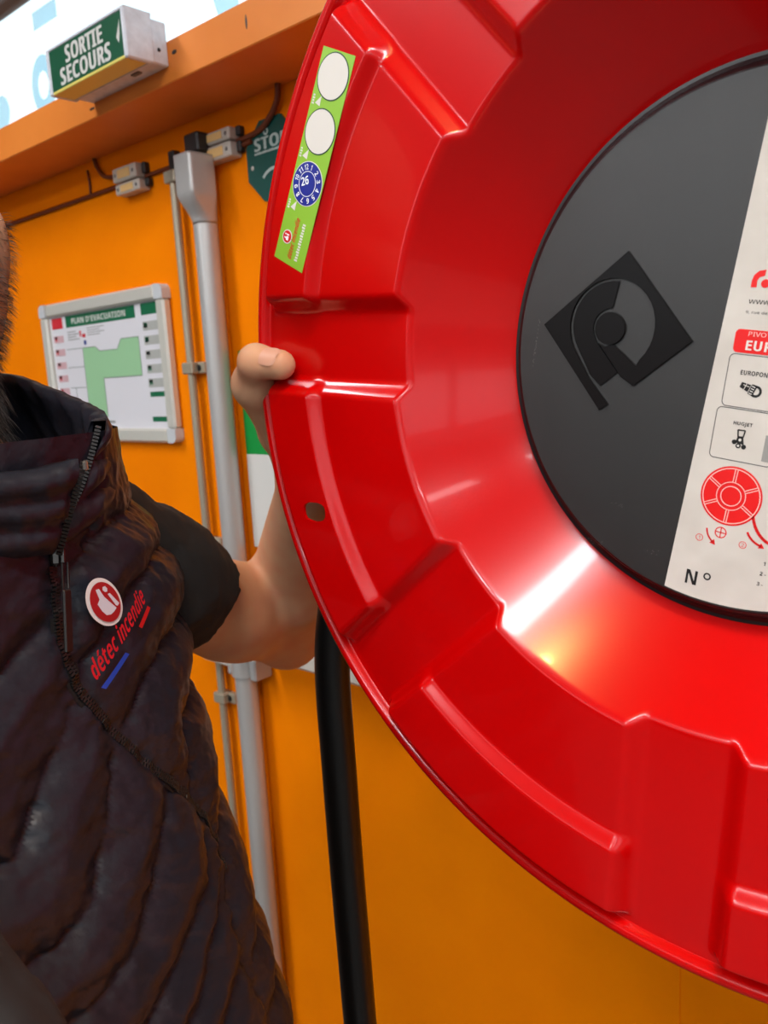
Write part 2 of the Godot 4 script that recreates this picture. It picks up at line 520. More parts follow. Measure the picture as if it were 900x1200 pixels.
func fonts_and_materials() -> void:
	var f := SystemFont.new(); f.font_names = PackedStringArray(["Droid Sans"])
	var b := SystemFont.new(); b.font_names = PackedStringArray(["Droid Sans"]); b.font_weight = 700
	F_REG = f; F_BOLD = b
	var fine := bump_tex(0.02, 2.0, 3)
	M.orange = textured(mat(Color.WHITE, 0.5, 0.0, 0.16), noise_tex(0.006, Color(0.955, 0.495, 0.0), Color(0.985, 0.525, 0.0), 5, 512, 5), fine, 1.3, 0.12)
	M.header = textured(mat(Color.WHITE, 0.45, 0.0, 0.4), noise_tex(0.008, Color(0.89, 0.50, 0.19), Color(0.93, 0.54, 0.22), 6, 512, 5), fine, 1.3, 0.15)
	M.wallwhite = textured(mat(Color(0.80, 0.79, 0.76), 0.85), null, fine, 2.0, 0.3)
	M.wallgrey = textured(mat(Color(0.50, 0.49, 0.48), 0.85), null, fine, 2.0, 0.3)
	M.floor = textured(mat(Color.WHITE, 0.45), noise_tex(0.01, Color(0.27, 0.26, 0.25), Color(0.34, 0.33, 0.32), 9), fine, 0.8, 0.2)
	M.ceiling = mat(Color(0.85, 0.85, 0.84), 0.9)
	M.frame_grey = mat(Color(0.42, 0.40, 0.39), 0.5)
	M.gap = mat(Color(0.20, 0.09, 0.02), 0.8)
	M.steel = textured(mat(Color(0.74, 0.73, 0.72), 0.36, 0.35), null, bump_tex(0.05, 1.0, 4), 8.0, 0.1)
	M.rod = textured(mat(Color(0.66, 0.62, 0.54), 0.4, 0.3), null, bump_tex(0.05, 1.0, 4), 8.0, 0.1)
	M.dark = mat(Color(0.05, 0.05, 0.05), 0.5)
	M.darkbox = mat(Color(0.16, 0.14, 0.14), 0.5)
	M.plast_grey = mat(Color(0.78, 0.75, 0.71), 0.45)
	M.plast_white = textured(mat(Color.WHITE, 0.5), noise_tex(0.015, Color(0.82, 0.82, 0.85), Color(0.90, 0.91, 0.94), 12, 256), null, 12.0)
	M.cable = mat(Color(0.42, 0.18, 0.05), 0.55)
	M.green = mat(Color(0.03, 0.33, 0.22), 0.4)
	M.stopgreen = mat(Color(0.03, 0.30, 0.27), 0.45)
	M.signgreen = mat(Color(0.0, 0.55, 0.22), 0.45)
	M.white = mat(Color(0.83, 0.82, 0.80), 0.5)
	M.red = mat(Color(0.735, 0.0, 0.005), 0.21, 0.0, 0.42)
	M.red.clearcoat_enabled = true; M.red.clearcoat = 0.25; M.red.clearcoat_roughness = 0.05
	M.ink = mat(Color(0.05, 0.05, 0.055), 0.5)
	M.inkred = mat(Color(0.85, 0.03, 0.03), 0.45)
	M.inkgrey = mat(Color(0.55, 0.55, 0.54), 0.5)

func room() -> void:
	var mb := MB.new()
	mb.box(Vector3(-0.5, -0.1, 2.4), Vector3(7.2, 0.2, 5.6)); struct("floor", mb, M.floor)
	mb = MB.new(); mb.box(Vector3(-0.5, 3.1, 2.4), Vector3(7.2, 0.2, 5.6)); struct("ceiling", mb, M.ceiling)
	mb = MB.new(); mb.box(Vector3(-4.1, 1.5, 2.4), Vector3(0.2, 3.4, 5.6)); struct("wall_left", mb, M.wallgrey)
	mb = MB.new()
	mb.box(Vector3(3.1, 0.35, 2.4), Vector3(0.2, 1.1, 5.6)); mb.box(Vector3(3.1, 2.85, 2.4), Vector3(0.2, 0.7, 5.6))
	mb.box(Vector3(3.1, 1.7, 0.1), Vector3(0.2, 1.6, 1.0)); mb.box(Vector3(3.1, 1.7, 4.6), Vector3(0.2, 1.6, 1.2))
	struct("wall_right", mb, M.wallwhite)
	mb = MB.new()
	for z: float in [0.62, 1.7, 2.9, 3.98]: mb.box(Vector3(3.06, 1.7, z), Vector3(0.06, 1.6, 0.06), 0.004)
	for y: float in [0.92, 2.48]: mb.box(Vector3(3.06, y, 2.3), Vector3(0.06, 0.06, 3.4), 0.004)
	var win := struct("unseen_window_2", mb, M.frame_grey)  # window out of view, placed to light the front of the vest
	var clear := mat(Color(0.95, 0.98, 1.0, 0.04), 0.02)
	clear.transparency = BaseMaterial3D.TRANSPARENCY_ALPHA
	for z: float in [1.16, 2.3, 3.44]:
		mb = MB.new(); mb.box(Vector3(3.06, 1.7, z), Vector3(0.006, 1.5, 1.02)); put("pane", mb, clear, win)
	mb = MB.new()
	mb.box(Vector3(-0.5, 0.75, 5.1), Vector3(7.2, 1.90, 0.2)); mb.box(Vector3(-0.5, 2.92, 5.1), Vector3(7.2, 0.56, 0.2))
	mb.box(Vector3(-3.75, 2.17, 5.1), Vector3(0.7, 0.94, 0.2)); mb.box(Vector3(2.75, 2.17, 5.1), Vector3(0.7, 0.94, 0.2))
	struct("wall_front", mb, M.wallgrey)
	mb = MB.new()
	for x: float in [-3.37, -1.46, 0.46, 2.37]: mb.box(Vector3(x, 2.17, 5.06), Vector3(0.06, 0.94, 0.06), 0.004)
	for y: float in [1.73, 2.61]: mb.box(Vector3(-0.5, y, 5.06), Vector3(5.8, 0.06, 0.06), 0.004)
	var unseen_win := struct("unseen_window_3", mb, M.frame_grey)  # window out of view, placed to light the lower doors and the hub
	var pane := mat(Color(0.95, 0.98, 1.0, 0.04), 0.02)
	pane.transparency = BaseMaterial3D.TRANSPARENCY_ALPHA
	for x: float in [-2.415, -0.5, 1.415]:
		mb = MB.new(); mb.box(Vector3(x, 2.17, 5.06), Vector3(1.85, 0.82, 0.006)); put("pane", mb, pane, unseen_win)
	# the door wall: jambs beside the leaves, a strip over them, the solid wall over the glazing
	mb = MB.new()
	mb.box(Vector3(-3.1, 1.03, -0.1), Vector3(1.96, 2.06, 0.2))
	mb.box(Vector3(1.32, 1.03, -0.1), Vector3(3.36, 2.06, 0.2))
	mb.box(Vector3(-1.24, 2.0115, -0.1), Vector3(1.76, 0.097, 0.2))
	struct("wall_back", mb, M.orange)
	mb = MB.new()
	mb.box(Vector3(-0.5, 2.79, -0.1), Vector3(7.2, 0.44, 0.2))
	mb.box(Vector3(2.0, 2.32, -0.1), Vector3(2.2, 0.52, 0.2))
	struct("wall_back", mb, M.wallwhite)

func doors_and_frame() -> void:
	# header beam over the doors: its front face and the soffit the camera looks up at
	var mb := MB.new()
	mb.box(Vector3(-0.5, 2.0457, 0.0653), Vector3(7.0, 0.0551, 0.1306), 0.0015)
	var beam := struct("trim_1", mb, M.header)
	mb = MB.new()
	var rng := RandomNumberGenerator.new(); rng.seed = 11
	for s in [[-0.878, 2.048, 0.004, 0.018], [-1.035, 2.055, 0.012, 0.006], [-1.262, 2.033, 0.016, 0.004], [-0.62, 2.05, 0.004, 0.01]]:
		mb.ball(Vector3(s[0], s[1], 0.1306), Vector3(s[2] * 0.5, s[3] * 0.5, 0.0006), 6)
	put("paint_chip", mb, M.darkbox, beam)
	# two leaves with a joint behind the steel tube; the gap over them shows as a dark line
	mb = MB.new(); mb.box(Vector3(-1.63, 0.981, -0.025), Vector3(0.994, 1.954, 0.05), 0.002); struct("door_1", mb, M.orange)
	mb = MB.new(); mb.box(Vector3(-0.744, 0.981, -0.025), Vector3(0.768, 1.954, 0.05), 0.002); struct("door_2", mb, M.orange)
	mb = MB.new()
	mb.box(Vector3(-1.24, 0.98, -0.10), Vector3(1.78, 1.98, 0.06))
	struct("trim_2", mb, M.gap)
	# glazing over the header
	mb = MB.new()
	for x: float in [-4.0, -2.55, -0.05, 0.9]: mb.box(Vector3(x, 2.23, -0.02), Vector3(0.05, 0.33, 0.04), 0.003)
	mb.box(Vector3(-1.55, 2.485, -0.02), Vector3(4.95, 0.214, 0.04), 0.003)
	mb.box(Vector3(-1.55, 2.070, -0.02), Vector3(4.95, 0.02, 0.04), 0.002)
	var win := struct("window_1", mb, M.frame_grey)
	var glass := mat(Color(0.9, 0.97, 1.0, 0.06), 0.02)
	glass.transparency = BaseMaterial3D.TRANSPARENCY_ALPHA
	for r in [[-3.26, 1.38], [-1.30, 2.46], [0.43, 0.9]]:
		mb = MB.new(); mb.box(Vector3(r[0], 2.23, -0.02), Vector3(r[1], 0.32, 0.005))
		put("pane", mb, glass, win)
	# pale blue letters stuck on the pane, cut off by the header
	var film := mat(Color(0.46, 0.82, 0.95, 0.6), 0.4)
	film.transparency = BaseMaterial3D.TRANSPARENCY_ALPHA
	mb = MB.new()
	var o := PackedVector2Array()
	for i in 40:
		var t0 := TAU * i / 40.0; var t1 := TAU * (i + 1) / 40.0
		var c := Vector2(-1.672, 2.200)
		var f := func(t: float, k: float) -> Vector2: return c + Vector2(cos(t) * 0.046 * k, sin(t) * 0.056 * k)
		mb.prism(PackedVector2Array([f.call(t0, 1.0), f.call(t1, 1.0), f.call(t1, 0.47), f.call(t0, 0.47)]), -0.0165, -0.016)
	mb.prism(PackedVector2Array([Vector2(-1.684, 2.336), Vector2(-1.592, 2.336), Vector2(-1.592, 2.304), Vector2(-1.684, 2.304)]), -0.0165, -0.016)
	mb.prism(circle(Vector2(-1.86, 2.19), 0.034), -0.0165, -0.016)
	mb.prism(PackedVector2Array([Vector2(-1.13, 2.22), Vector2(-1.06, 2.20), Vector2(-1.06, 2.12), Vector2(-1.10, 2.13)]), -0.0165, -0.016)
	put("lettering", mb, film, win)

func door_fittings() -> void:
	# cable along the top of the doors and its drops
	var mb := MB.new()
	mb.tube(PackedVector3Array([Vector3(-2.12, 1.955, 0.004), Vector3(-1.40, 1.957, 0.004)]), PackedFloat32Array([0.0035]), 8)
	mb.tube(PackedVector3Array([Vector3(-1.32, 1.958, 0.004), Vector3(-1.13, 1.960, 0.004)]), PackedFloat32Array([0.0035]), 8)
	mb.tube(smooth_path(PackedVector3Array([Vector3(-1.478, 2.018, 0.006), Vector3(-1.470, 2.000, 0.006), Vector3(-1.448, 1.981, 0.006), Vector3(-1.40, 1.972, 0.006)])), PackedFloat32Array([0.004]), 8)
	mb.tube(smooth_path(PackedVector3Array([Vector3(-1.512, 2.004, 0.003), Vector3(-1.508, 1.98, 0.003), Vector3(-1.51, 1.958, 0.003)])), PackedFloat32Array([0.0022]), 8)
	tag(put("door_cable", mb, M.cable, self), "thin painted cable running along the top of the orange doors", "cable")
	mb = MB.new()
	mb.tube(smooth_path(PackedVector3Array([Vector3(-0.957, 2.018, 0.010), Vector3(-0.962, 1.995, 0.010), Vector3(-0.985, 1.976, 0.008), Vector3(-1.013, 1.965, 0.006), Vector3(-1.062, 1.961, 0.006)])), PackedFloat32Array([0.0045]), 8)
	mb.tube(PackedVector3Array([Vector3(-1.06, 1.953, 0.005), Vector3(-1.03, 1.955, 0.005)]), PackedFloat32Array([0.004]), 8)
	tag(put("door_cable", mb, M.cable, self), "dark looping cable from the soffit to the contact block beside the green STOP sign", "cable")
	# magnetic contacts: one on the frame, one on the leaf, at each door
	var amber := mat(Color(0.92, 0.76, 0.50), 0.5)
	var rows := [
		[Vector3(-1.358, 1.968, 0.0), 0.074, 0.024, "upper grey contact block of the left pair over the evacuation plan"],
		[Vector3(-1.352, 1.943, 0.0), 0.076, 0.018, "lower grey contact block of the left pair over the evacuation plan"],
		[Vector3(-1.097, 1.972, 0.0), 0.074, 0.018, "upper grey contact block of the pair beside the STOP sign"],
		[Vector3(-1.097, 1.949, 0.0), 0.074, 0.022, "lower grey contact block of the pair beside the STOP sign"]]
	for r in rows:
		var t := thing("door_contact", r[3], "door sensor", r[0], "door contact blocks")
		mb = MB.new(); mb.box(Vector3(0, 0, 0.012), Vector3(r[1], r[2], 0.024), 0.002); put("housing", mb, M.plast_grey, t)
		mb = MB.new(); mb.box(Vector3(0, 0, 0.0245), Vector3(r[1] * 0.52, r[2] * 0.62, 0.002), 0.0005); put("face_plate", mb, amber, t)
		for s: float in [-1.0, 1.0]:
			mb = MB.new(); mb.ball(Vector3(s * r[1] * 0.38, 0, 0.024), Vector3(0.0032, 0.0032, 0.0012), 8); put("screw", mb, M.frame_grey, t)
		mb = MB.new(); mb.box(Vector3(r[1] * 0.5 + 0.005, 0.003, 0.006), Vector3(0.010, r[2] * 0.8, 0.012), 0.002); put("end_clip", mb, M.darkbox, t)
	# thin vertical rod of the door bolt with its guides
	var t := thing("bolt_rod", "thin vertical metal rod with small guides, left of the thick steel tube", "rod", Vector3(-1.2235, 0.06, 0.0))
	mb = MB.new(); mb.tube(PackedVector3Array([Vector3(-1.2235, 0.06, 0.016), Vector3(-1.2235, 1.945, 0.016)]), PackedFloat32Array([0.0072]), 14)
	put("rod", mb, M.rod, t, t.position)
	for y: float in [1.937, 1.620, 1.309, 1.014, 0.55, 0.12]:
		mb = MB.new()
		mb.box(Vector3(-1.2235, y, 0.013), Vector3(0.030, 0.020, 0.026), 0.002)
		mb.box(Vector3(-1.204, y, 0.006), Vector3(0.024, 0.020, 0.012), 0.002)
		var g := put("guide", mb, M.rod, t, t.position)
		mb = MB.new(); mb.lathe(PackedVector2Array([Vector2(0.0052, 0.0), Vector2(0.0052, 0.002), Vector2(0.0, 0.0022)]), Vector3(-1.206, y, 0.012), 14); put("screw", mb, M.dark, g)
	mb = MB.new(); mb.box(Vector3(-1.2235, 1.962, 0.010), Vector3(0.016, 0.034, 0.016), 0.002); put("strike", mb, M.darkbox, t, t.position)
	# thick steel tube with an offset head
	t = thing("steel_tube", "thick grey steel tube with an offset square head, right of the thin rod", "tube", Vector3(-1.130, 0.0, 0.0))
	mb = MB.new(); mb.tube(PackedVector3Array([Vector3(-1.130, 0.0, 0.030), Vector3(-1.130, 1.868, 0.030)]), PackedFloat32Array([0.0195]), 28)
	put("pipe", mb, M.steel, t, t.position)
	var pts := PackedVector3Array()
	var rows_n := 26; var cols_n := 36
	for j in rows_n + 2:
		var u := clampf(float(j - 1) / (rows_n - 1), 0.0, 1.0)
		var sm := smoothstep(0.0, 0.45, u)
		var shrink := 1.0 if j > 0 and j <= rows_n else 0.0
		for i in cols_n:
			var a := TAU * i / cols_n
			var e := lerpf(1.0, 0.24, sm)
			var cx := signf(cos(a)) * pow(absf(cos(a)), e); var cz := signf(sin(a)) * pow(absf(sin(a)), e)
			pts.append(Vector3(-1.130 + 0.006 * sm + cx * lerpf(0.0198, 0.0225, sm) * shrink, 1.845 + u * 0.102, 0.030 + 0.016 * sm + cz * lerpf(0.0198, 0.025, sm) * shrink))
	put("offset_head", grid_mesh(pts, cols_n, rows_n + 2, true, true), M.steel, t, t.position)
	mb = MB.new(); mb.box(Vector3(-1.132, 1.968, 0.022), Vector3(0.036, 0.030, 0.044), 0.003); put("keeper", mb, M.darkbox, t, t.position)
	mb = MB.new()
	for s: float in [-1.0, 1.0]: mb.box(Vector3(-1.130 + s * 0.031, 1.098, 0.020), Vector3(0.016, 0.040, 0.040), 0.003)
	mb.tube(PackedVector3Array([Vector3(-1.130, 1.083, 0.030), Vector3(-1.130, 1.113, 0.030)]), PackedFloat32Array([0.0235]), 24)
	put("collar", mb, M.steel, t, t.position)
	# panic bar across the doors, mostly hidden by the elbow and the reel
	t = thing("panic_bar", "pale horizontal push bar across the orange doors, behind the elbow", "push bar", Vector3(-0.78, 1.16, 0.0))
	mb = MB.new(); mb.box(Vector3(-0.80, 1.165, 0.055), Vector3(0.58, 0.042, 0.045), 0.006); put("bar", mb, M.plast_grey, t, t.position)
	for x: float in [-1.06, -0.53]:
		mb = MB.new(); mb.box(Vector3(x, 1.165, 0.026), Vector3(0.055, 0.07, 0.052), 0.005); put("end_block", mb, M.plast_grey, t, t.position)
	t = thing("lock_case", "small pale lock case with a green mark, on the thin rod below the elbow", "lock", Vector3(-1.20, 1.12, 0.0))
	mb = MB.new(); mb.box(Vector3(-1.197, 1.122, 0.020), Vector3(0.090, 0.062, 0.040), 0.004); put("case", mb, M.plast_grey, t, t.position)
	mb = MB.new(); mb.prism(circle(Vector2(-1.222, 1.112), 0.008, 20), 0.0402, 0.0408); put("green_mark", mb, M.signgreen, t, t.position)

func signs() -> void:
	# exit light block
	var t := thing("exit_sign", "green and white exit light box reading SORTIE SECOURS on the orange header", "exit sign", Vector3(-1.152, 2.033, 0.1306))
	var mb := MB.new(); mb.box(Vector3(-1.152, 2.068, 0.146), Vector3(0.206, 0.058, 0.031), 0.002); put("base", mb, M.plast_white, t, t.position)
	mb = MB.new()
	for x: float in [-1.2545, -1.0475]: mb.box(Vector3(x, 2.068, 0.180), Vector3(0.009, 0.064, 0.044), 0.002)
	mb.box(Vector3(-1.151, 2.099, 0.180), Vector3(0.216, 0.004, 0.044), 0.001)
	put("cover", mb, M.plast_white, t, t.position)
	var diff := mat(Color(0.93, 0.86, 0.45), 0.35)
	mb = MB.new(); mb.box(Vector3(-1.151, 2.0385, 0.184), Vector3(0.198, 0.005, 0.034), 0.001); put("diffuser", mb, diff, t, t.position)
	mb = MB.new(); mb.box(Vector3(-1.151, 2.068, 0.196), Vector3(0.199, 0.058, 0.010), 0.001)
	var fp := put("front_plate", mb, M.green, t, t.position)
	mb = MB.new()
	for k in 3:
		text(mb, "SORTIE", Vector2(-1.2035 + k * 0.0009, 2.0695), 0.102, 0.0235, 0.2014 + k * 0.00003)
		text(mb, "SECOURS", Vector2(-1.2230 + k * 0.0009, 2.0430), 0.138, 0.0235, 0.2014 + k * 0.00003)
	put("lettering", mb, M.white, fp)
	mb = MB.new()
	mb.prism(PackedVector2Array([Vector2(-1.0665, 2.066), Vector2(-1.0610, 2.058), Vector2(-1.0575, 2.070), Vector2(-1.0560, 2.086), Vector2(-1.0600, 2.078)]), 0.2005, 0.2013)
	put("scratch", mb, M.white, fp)
	for q in [Vector3(-1.0485, 2.058, 0.146), Vector3(-1.0485, 2.066, 0.158)]:
		mb = MB.new(); mb.ball(q, Vector3(0.001, 0.0028, 0.0028), 8); put("screw", mb, M.darkbox, t, t.position)
	mb = MB.new(); mb.box(Vector3(-1.10, 2.0385, 0.152), Vector3(0.02, 0.003, 0.008), 0.001); put("latch", mb, M.frame_grey, t, t.position)
	# green octagon
	t = thing("stop_sign", "green octagonal sign reading STOP, half hidden behind the red flange", "sign", Vector3(-0.988, 1.922, 0.0))
	mb = MB.new()
	var oc := PackedVector2Array()
	for i in 8: oc.append(Vector2(-0.988, 1.922) + Vector2.from_angle(PI / 8 + PI / 4 * i) * 0.0628)
	mb.prism(oc, 0.0, 0.004); put("plate", mb, M.stopgreen, t, t.position)
	mb = MB.new()
	for k in 3: text(mb, "STOP", Vector2(-1.0260 + k * 0.0007, 1.9375), 0.075, 0.0185, 0.0046 + k * 0.00003)
	for i in 16: mb.prism(rrect(Vector2(-1.0265 + i * 0.0048, 1.9325), Vector2(-1.0228 + i * 0.0048, 1.9355 + (i % 3) * 0.0004), 0.0004), 0.004, 0.0045)
	mb.ring(Vector2(-0.998, 1.9625), 0.0028, 0.0055, 0.004, 0.0045)
	mb.ring(Vector2(-0.985, 1.872), 0.034, 0.0385, 0.004, 0.0045, Transform3D.IDENTITY, 0.9, 2.35, 20)
	put("lettering", mb, mat(Color(0.70, 0.76, 0.74), 0.5), t, t.position)
	mb = MB.new(); mb.ball(Vector3(-1.034, 1.916, 0.004), Vector3(0.0034, 0.0034, 0.0016), 8); put("rivet", mb, M.plast_grey, t, t.position)
	# plain green and white sign behind the hand
	t = thing("wall_sign", "tall sign with a green upper half and a white lower half, behind the hand", "sign", Vector3(-1.03, 1.31, 0.0))
	mb = MB.new(); mb.box(Vector3(-1.032, 1.557, 0.002), Vector3(0.152, 0.172, 0.004), 0.0006); put("green_field", mb, M.signgreen, t, t.position)
	mb = MB.new(); mb.box(Vector3(-1.032, 1.391, 0.002), Vector3(0.152, 0.160, 0.004), 0.0006); put("white_field", mb, M.white, t, t.position)
	evacuation_plan()

func evacuation_plan() -> void:
	var x0 := -1.742; var x1 := -1.287; var y0 := 1.488; var y1 := 1.772
	var t := thing("evacuation_plan", "framed evacuation plan with a pale green floor shape on the orange door", "plan", Vector3((x0 + x1) / 2, y0, 0.0))
	var alu := mat(Color(0.83, 0.82, 0.78), 0.35, 0.25)
	var w := 0.026
	for r in [[Vector3((x0 + x1) / 2, y1 - w / 2, 0.009), Vector3(x1 - x0 - 2 * w, w, 0.018)], [Vector3((x0 + x1) / 2, y0 + w / 2, 0.009), Vector3(x1 - x0 - 2 * w, w, 0.018)], [Vector3(x0 + w / 2, (y0 + y1) / 2, 0.009), Vector3(w, y1 - y0 - 2 * w, 0.018)], [Vector3(x1 - w / 2, (y0 + y1) / 2, 0.009), Vector3(w, y1 - y0 - 2 * w, 0.018)]]:
		var mb0 := MB.new(); mb0.box(r[0], r[1], 0.004); put("frame_rail", mb0, alu, t, t.position)
	var clear := mat(Color(0.78, 0.79, 0.80), 0.18)
	for k4 in 4:
		var c := Vector2(x1 if k4 & 1 else x0, y1 if k4 & 2 else y0)
		var s := Vector2(-1 if k4 & 1 else 1, -1 if k4 & 2 else 1)
		var mb1 := MB.new()
		var p := PackedVector2Array([c + s * Vector2(w, 0), c + s * Vector2(w, w), c + s * Vector2(0, w)])
		for i in 7: p.append(c + s * Vector2(0.012, 0.012) - s * Vector2(cos(PI / 2 * i / 6.0), sin(PI / 2 * i / 6.0)) * 0.012)
		mb1.prism(p, 0.0, 0.0185); put("frame_corner", mb1, clear, t, t.position)
	var mb := MB.new(); mb.box(Vector3((x0 + x1) / 2, (y0 + y1) / 2, 0.004), Vector3(x1 - x0 - 0.03, y1 - y0 - 0.03, 0.008))
	var sheet := put("sheet", mb, mat(Color(0.86, 0.85, 0.87), 0.35), t, t.position)
	# the print: a frame of its own, u to the right and v up from the sheet's lower left, 0..1
	var a := Vector2(x0 + w, y0 + w); var sz := Vector2(x1 - x0 - 2 * w, y1 - y0 - 2 * w)
	var P := func(u: float, v: float) -> Vector2: return a + Vector2(u, v) * sz
	var inks := [mat(Color(0.05, 0.40, 0.26), 0.4), mat(Color(0.80, 0.15, 0.20), 0.4), M.inkgrey, mat(Color(0.68, 0.68, 0.66), 0.4), mat(Color(0.80, 0.64, 0.66), 0.4)]
	var rect := func(b: int, u0: float, v0: float, u1: float, v1: float) -> void:
		var one := MB.new()
		one.prism(PackedVector2Array([P.call(u0, v0), P.call(u1, v0), P.call(u1, v1), P.call(u0, v1)]), 0.0081, 0.0084)
		put("print_block", one, inks[b], sheet)
	var pale := MB.new(); var line := MB.new(); var wt := MB.new()
	rect.call(0, 0.16, 0.89, 0.80, 0.99); rect.call(0, 0.85, 0.90, 0.985, 0.99)
	rect.call(0, 0.86, 0.255, 0.985, 0.295); rect.call(0, 0.86, 0.055, 0.985, 0.095)
	rect.call(1, 0.015, 0.89, 0.125, 0.985); rect.call(1, 0.015, 0.23, 0.125, 0.265)
	text(wt, "PLAN D'EVACUATION", P.call(0.22, 0.915), sz.x * 0.50, sz.y * 0.050, 0.0086)
	for k in 5:
		rect.call(3, 0.855, 0.33 + k * 0.112, 0.98, 0.40 + k * 0.112); rect.call(0, 0.862, 0.35 + k * 0.112, 0.892, 0.39 + k * 0.112)
		rect.call(4, 0.02, 0.30 + k * 0.117, 0.12, 0.36 + k * 0.117); rect.call(1, 0.03, 0.315 + k * 0.117, 0.058, 0.355 + k * 0.117)
	var hall := PackedVector2Array([P.call(0.20, 0.10), P.call(0.47, 0.10), P.call(0.47, 0.43), P.call(0.60, 0.43), P.call(0.81, 0.43), P.call(0.81, 0.74), P.call(0.66, 0.74), P.call(0.62, 0.66), P.call(0.46, 0.66), P.call(0.42, 0.70), P.call(0.30, 0.70), P.call(0.30, 0.22), P.call(0.20, 0.22)])
	pale.prism(hall, 0.0081, 0.0084)
	stroke(line, hall, 0.0012, 0.0084, 0.0086, Transform3D.IDENTITY, true)
	for q in [[0.14, 0.70, 0.30, 0.70], [0.14, 0.54, 0.30, 0.54], [0.14, 0.36, 0.30, 0.36], [0.19, 0.36, 0.19, 0.22]]:
		stroke(line, PackedVector2Array([P.call(q[0], q[1]), P.call(q[2], q[3])]), 0.0011, 0.0081, 0.0084)
	rect.call(2, 0.40, 0.045, 0.53, 0.065)
	for k in 9: rect.call(4, 0.36 + k * 0.038, -0.035, 0.385 + k * 0.038, 0.0)
	for k in 4: rect.call(2, 0.165, 0.845 - k * 0.022, 0.25 + (k % 2) * 0.03, 0.853 - k * 0.022)
	for k in 4: rect.call(2, 0.36, 0.862 - k * 0.02, 0.52 - (k % 2) * 0.04, 0.868 - k * 0.02)
	rect.call(1, 0.285, 0.80, 0.30, 0.85); rect.call(1, 0.31, 0.79, 0.34, 0.82)
	put("lettering", wt, M.white, sheet)
	put("floor_area", pale, mat(Color(0.60, 0.78, 0.60), 0.4), sheet)
	put("outline", line, mat(Color(0.35, 0.40, 0.36), 0.4), sheet)
	mb = MB.new(); mb.prism(circle(P.call(0.33, 0.745), 0.005, 16), 0.0081, 0.0084); put("blue_mark", mb, mat(Color(0.15, 0.25, 0.55), 0.4), sheet)

# ---------------------------------------------------------------- the hose reel
const CHANNEL0 := 40.5   # degrees: middle of the first of eight recessed channels

func plate_height(r: float, across: float) -> float:
	# r in flange radii, across = distance from the nearest channel's middle line
	var m := smoothstep(0.060, 0.103, across)
	m = m * m * (3.0 - 2.0 * m) * 0.35 + m * 0.65
	var outer := smoothstep(0.962, 0.940, r)
	var hp := lerpf(0.0075, 0.0130, smoothstep(0.797, 0.832, r)) * outer
	var plate := m * hp
	var s := (r - 0.44) / 0.16
	var dish := -0.044 + 0.0515 * (0.80 * s + 0.20 * s * s)
	var k := 0.0035
	var h := maxf(k - absf(plate - dish), 0.0) / k
	return minf(plate, dish) - h * h * k * 0.25

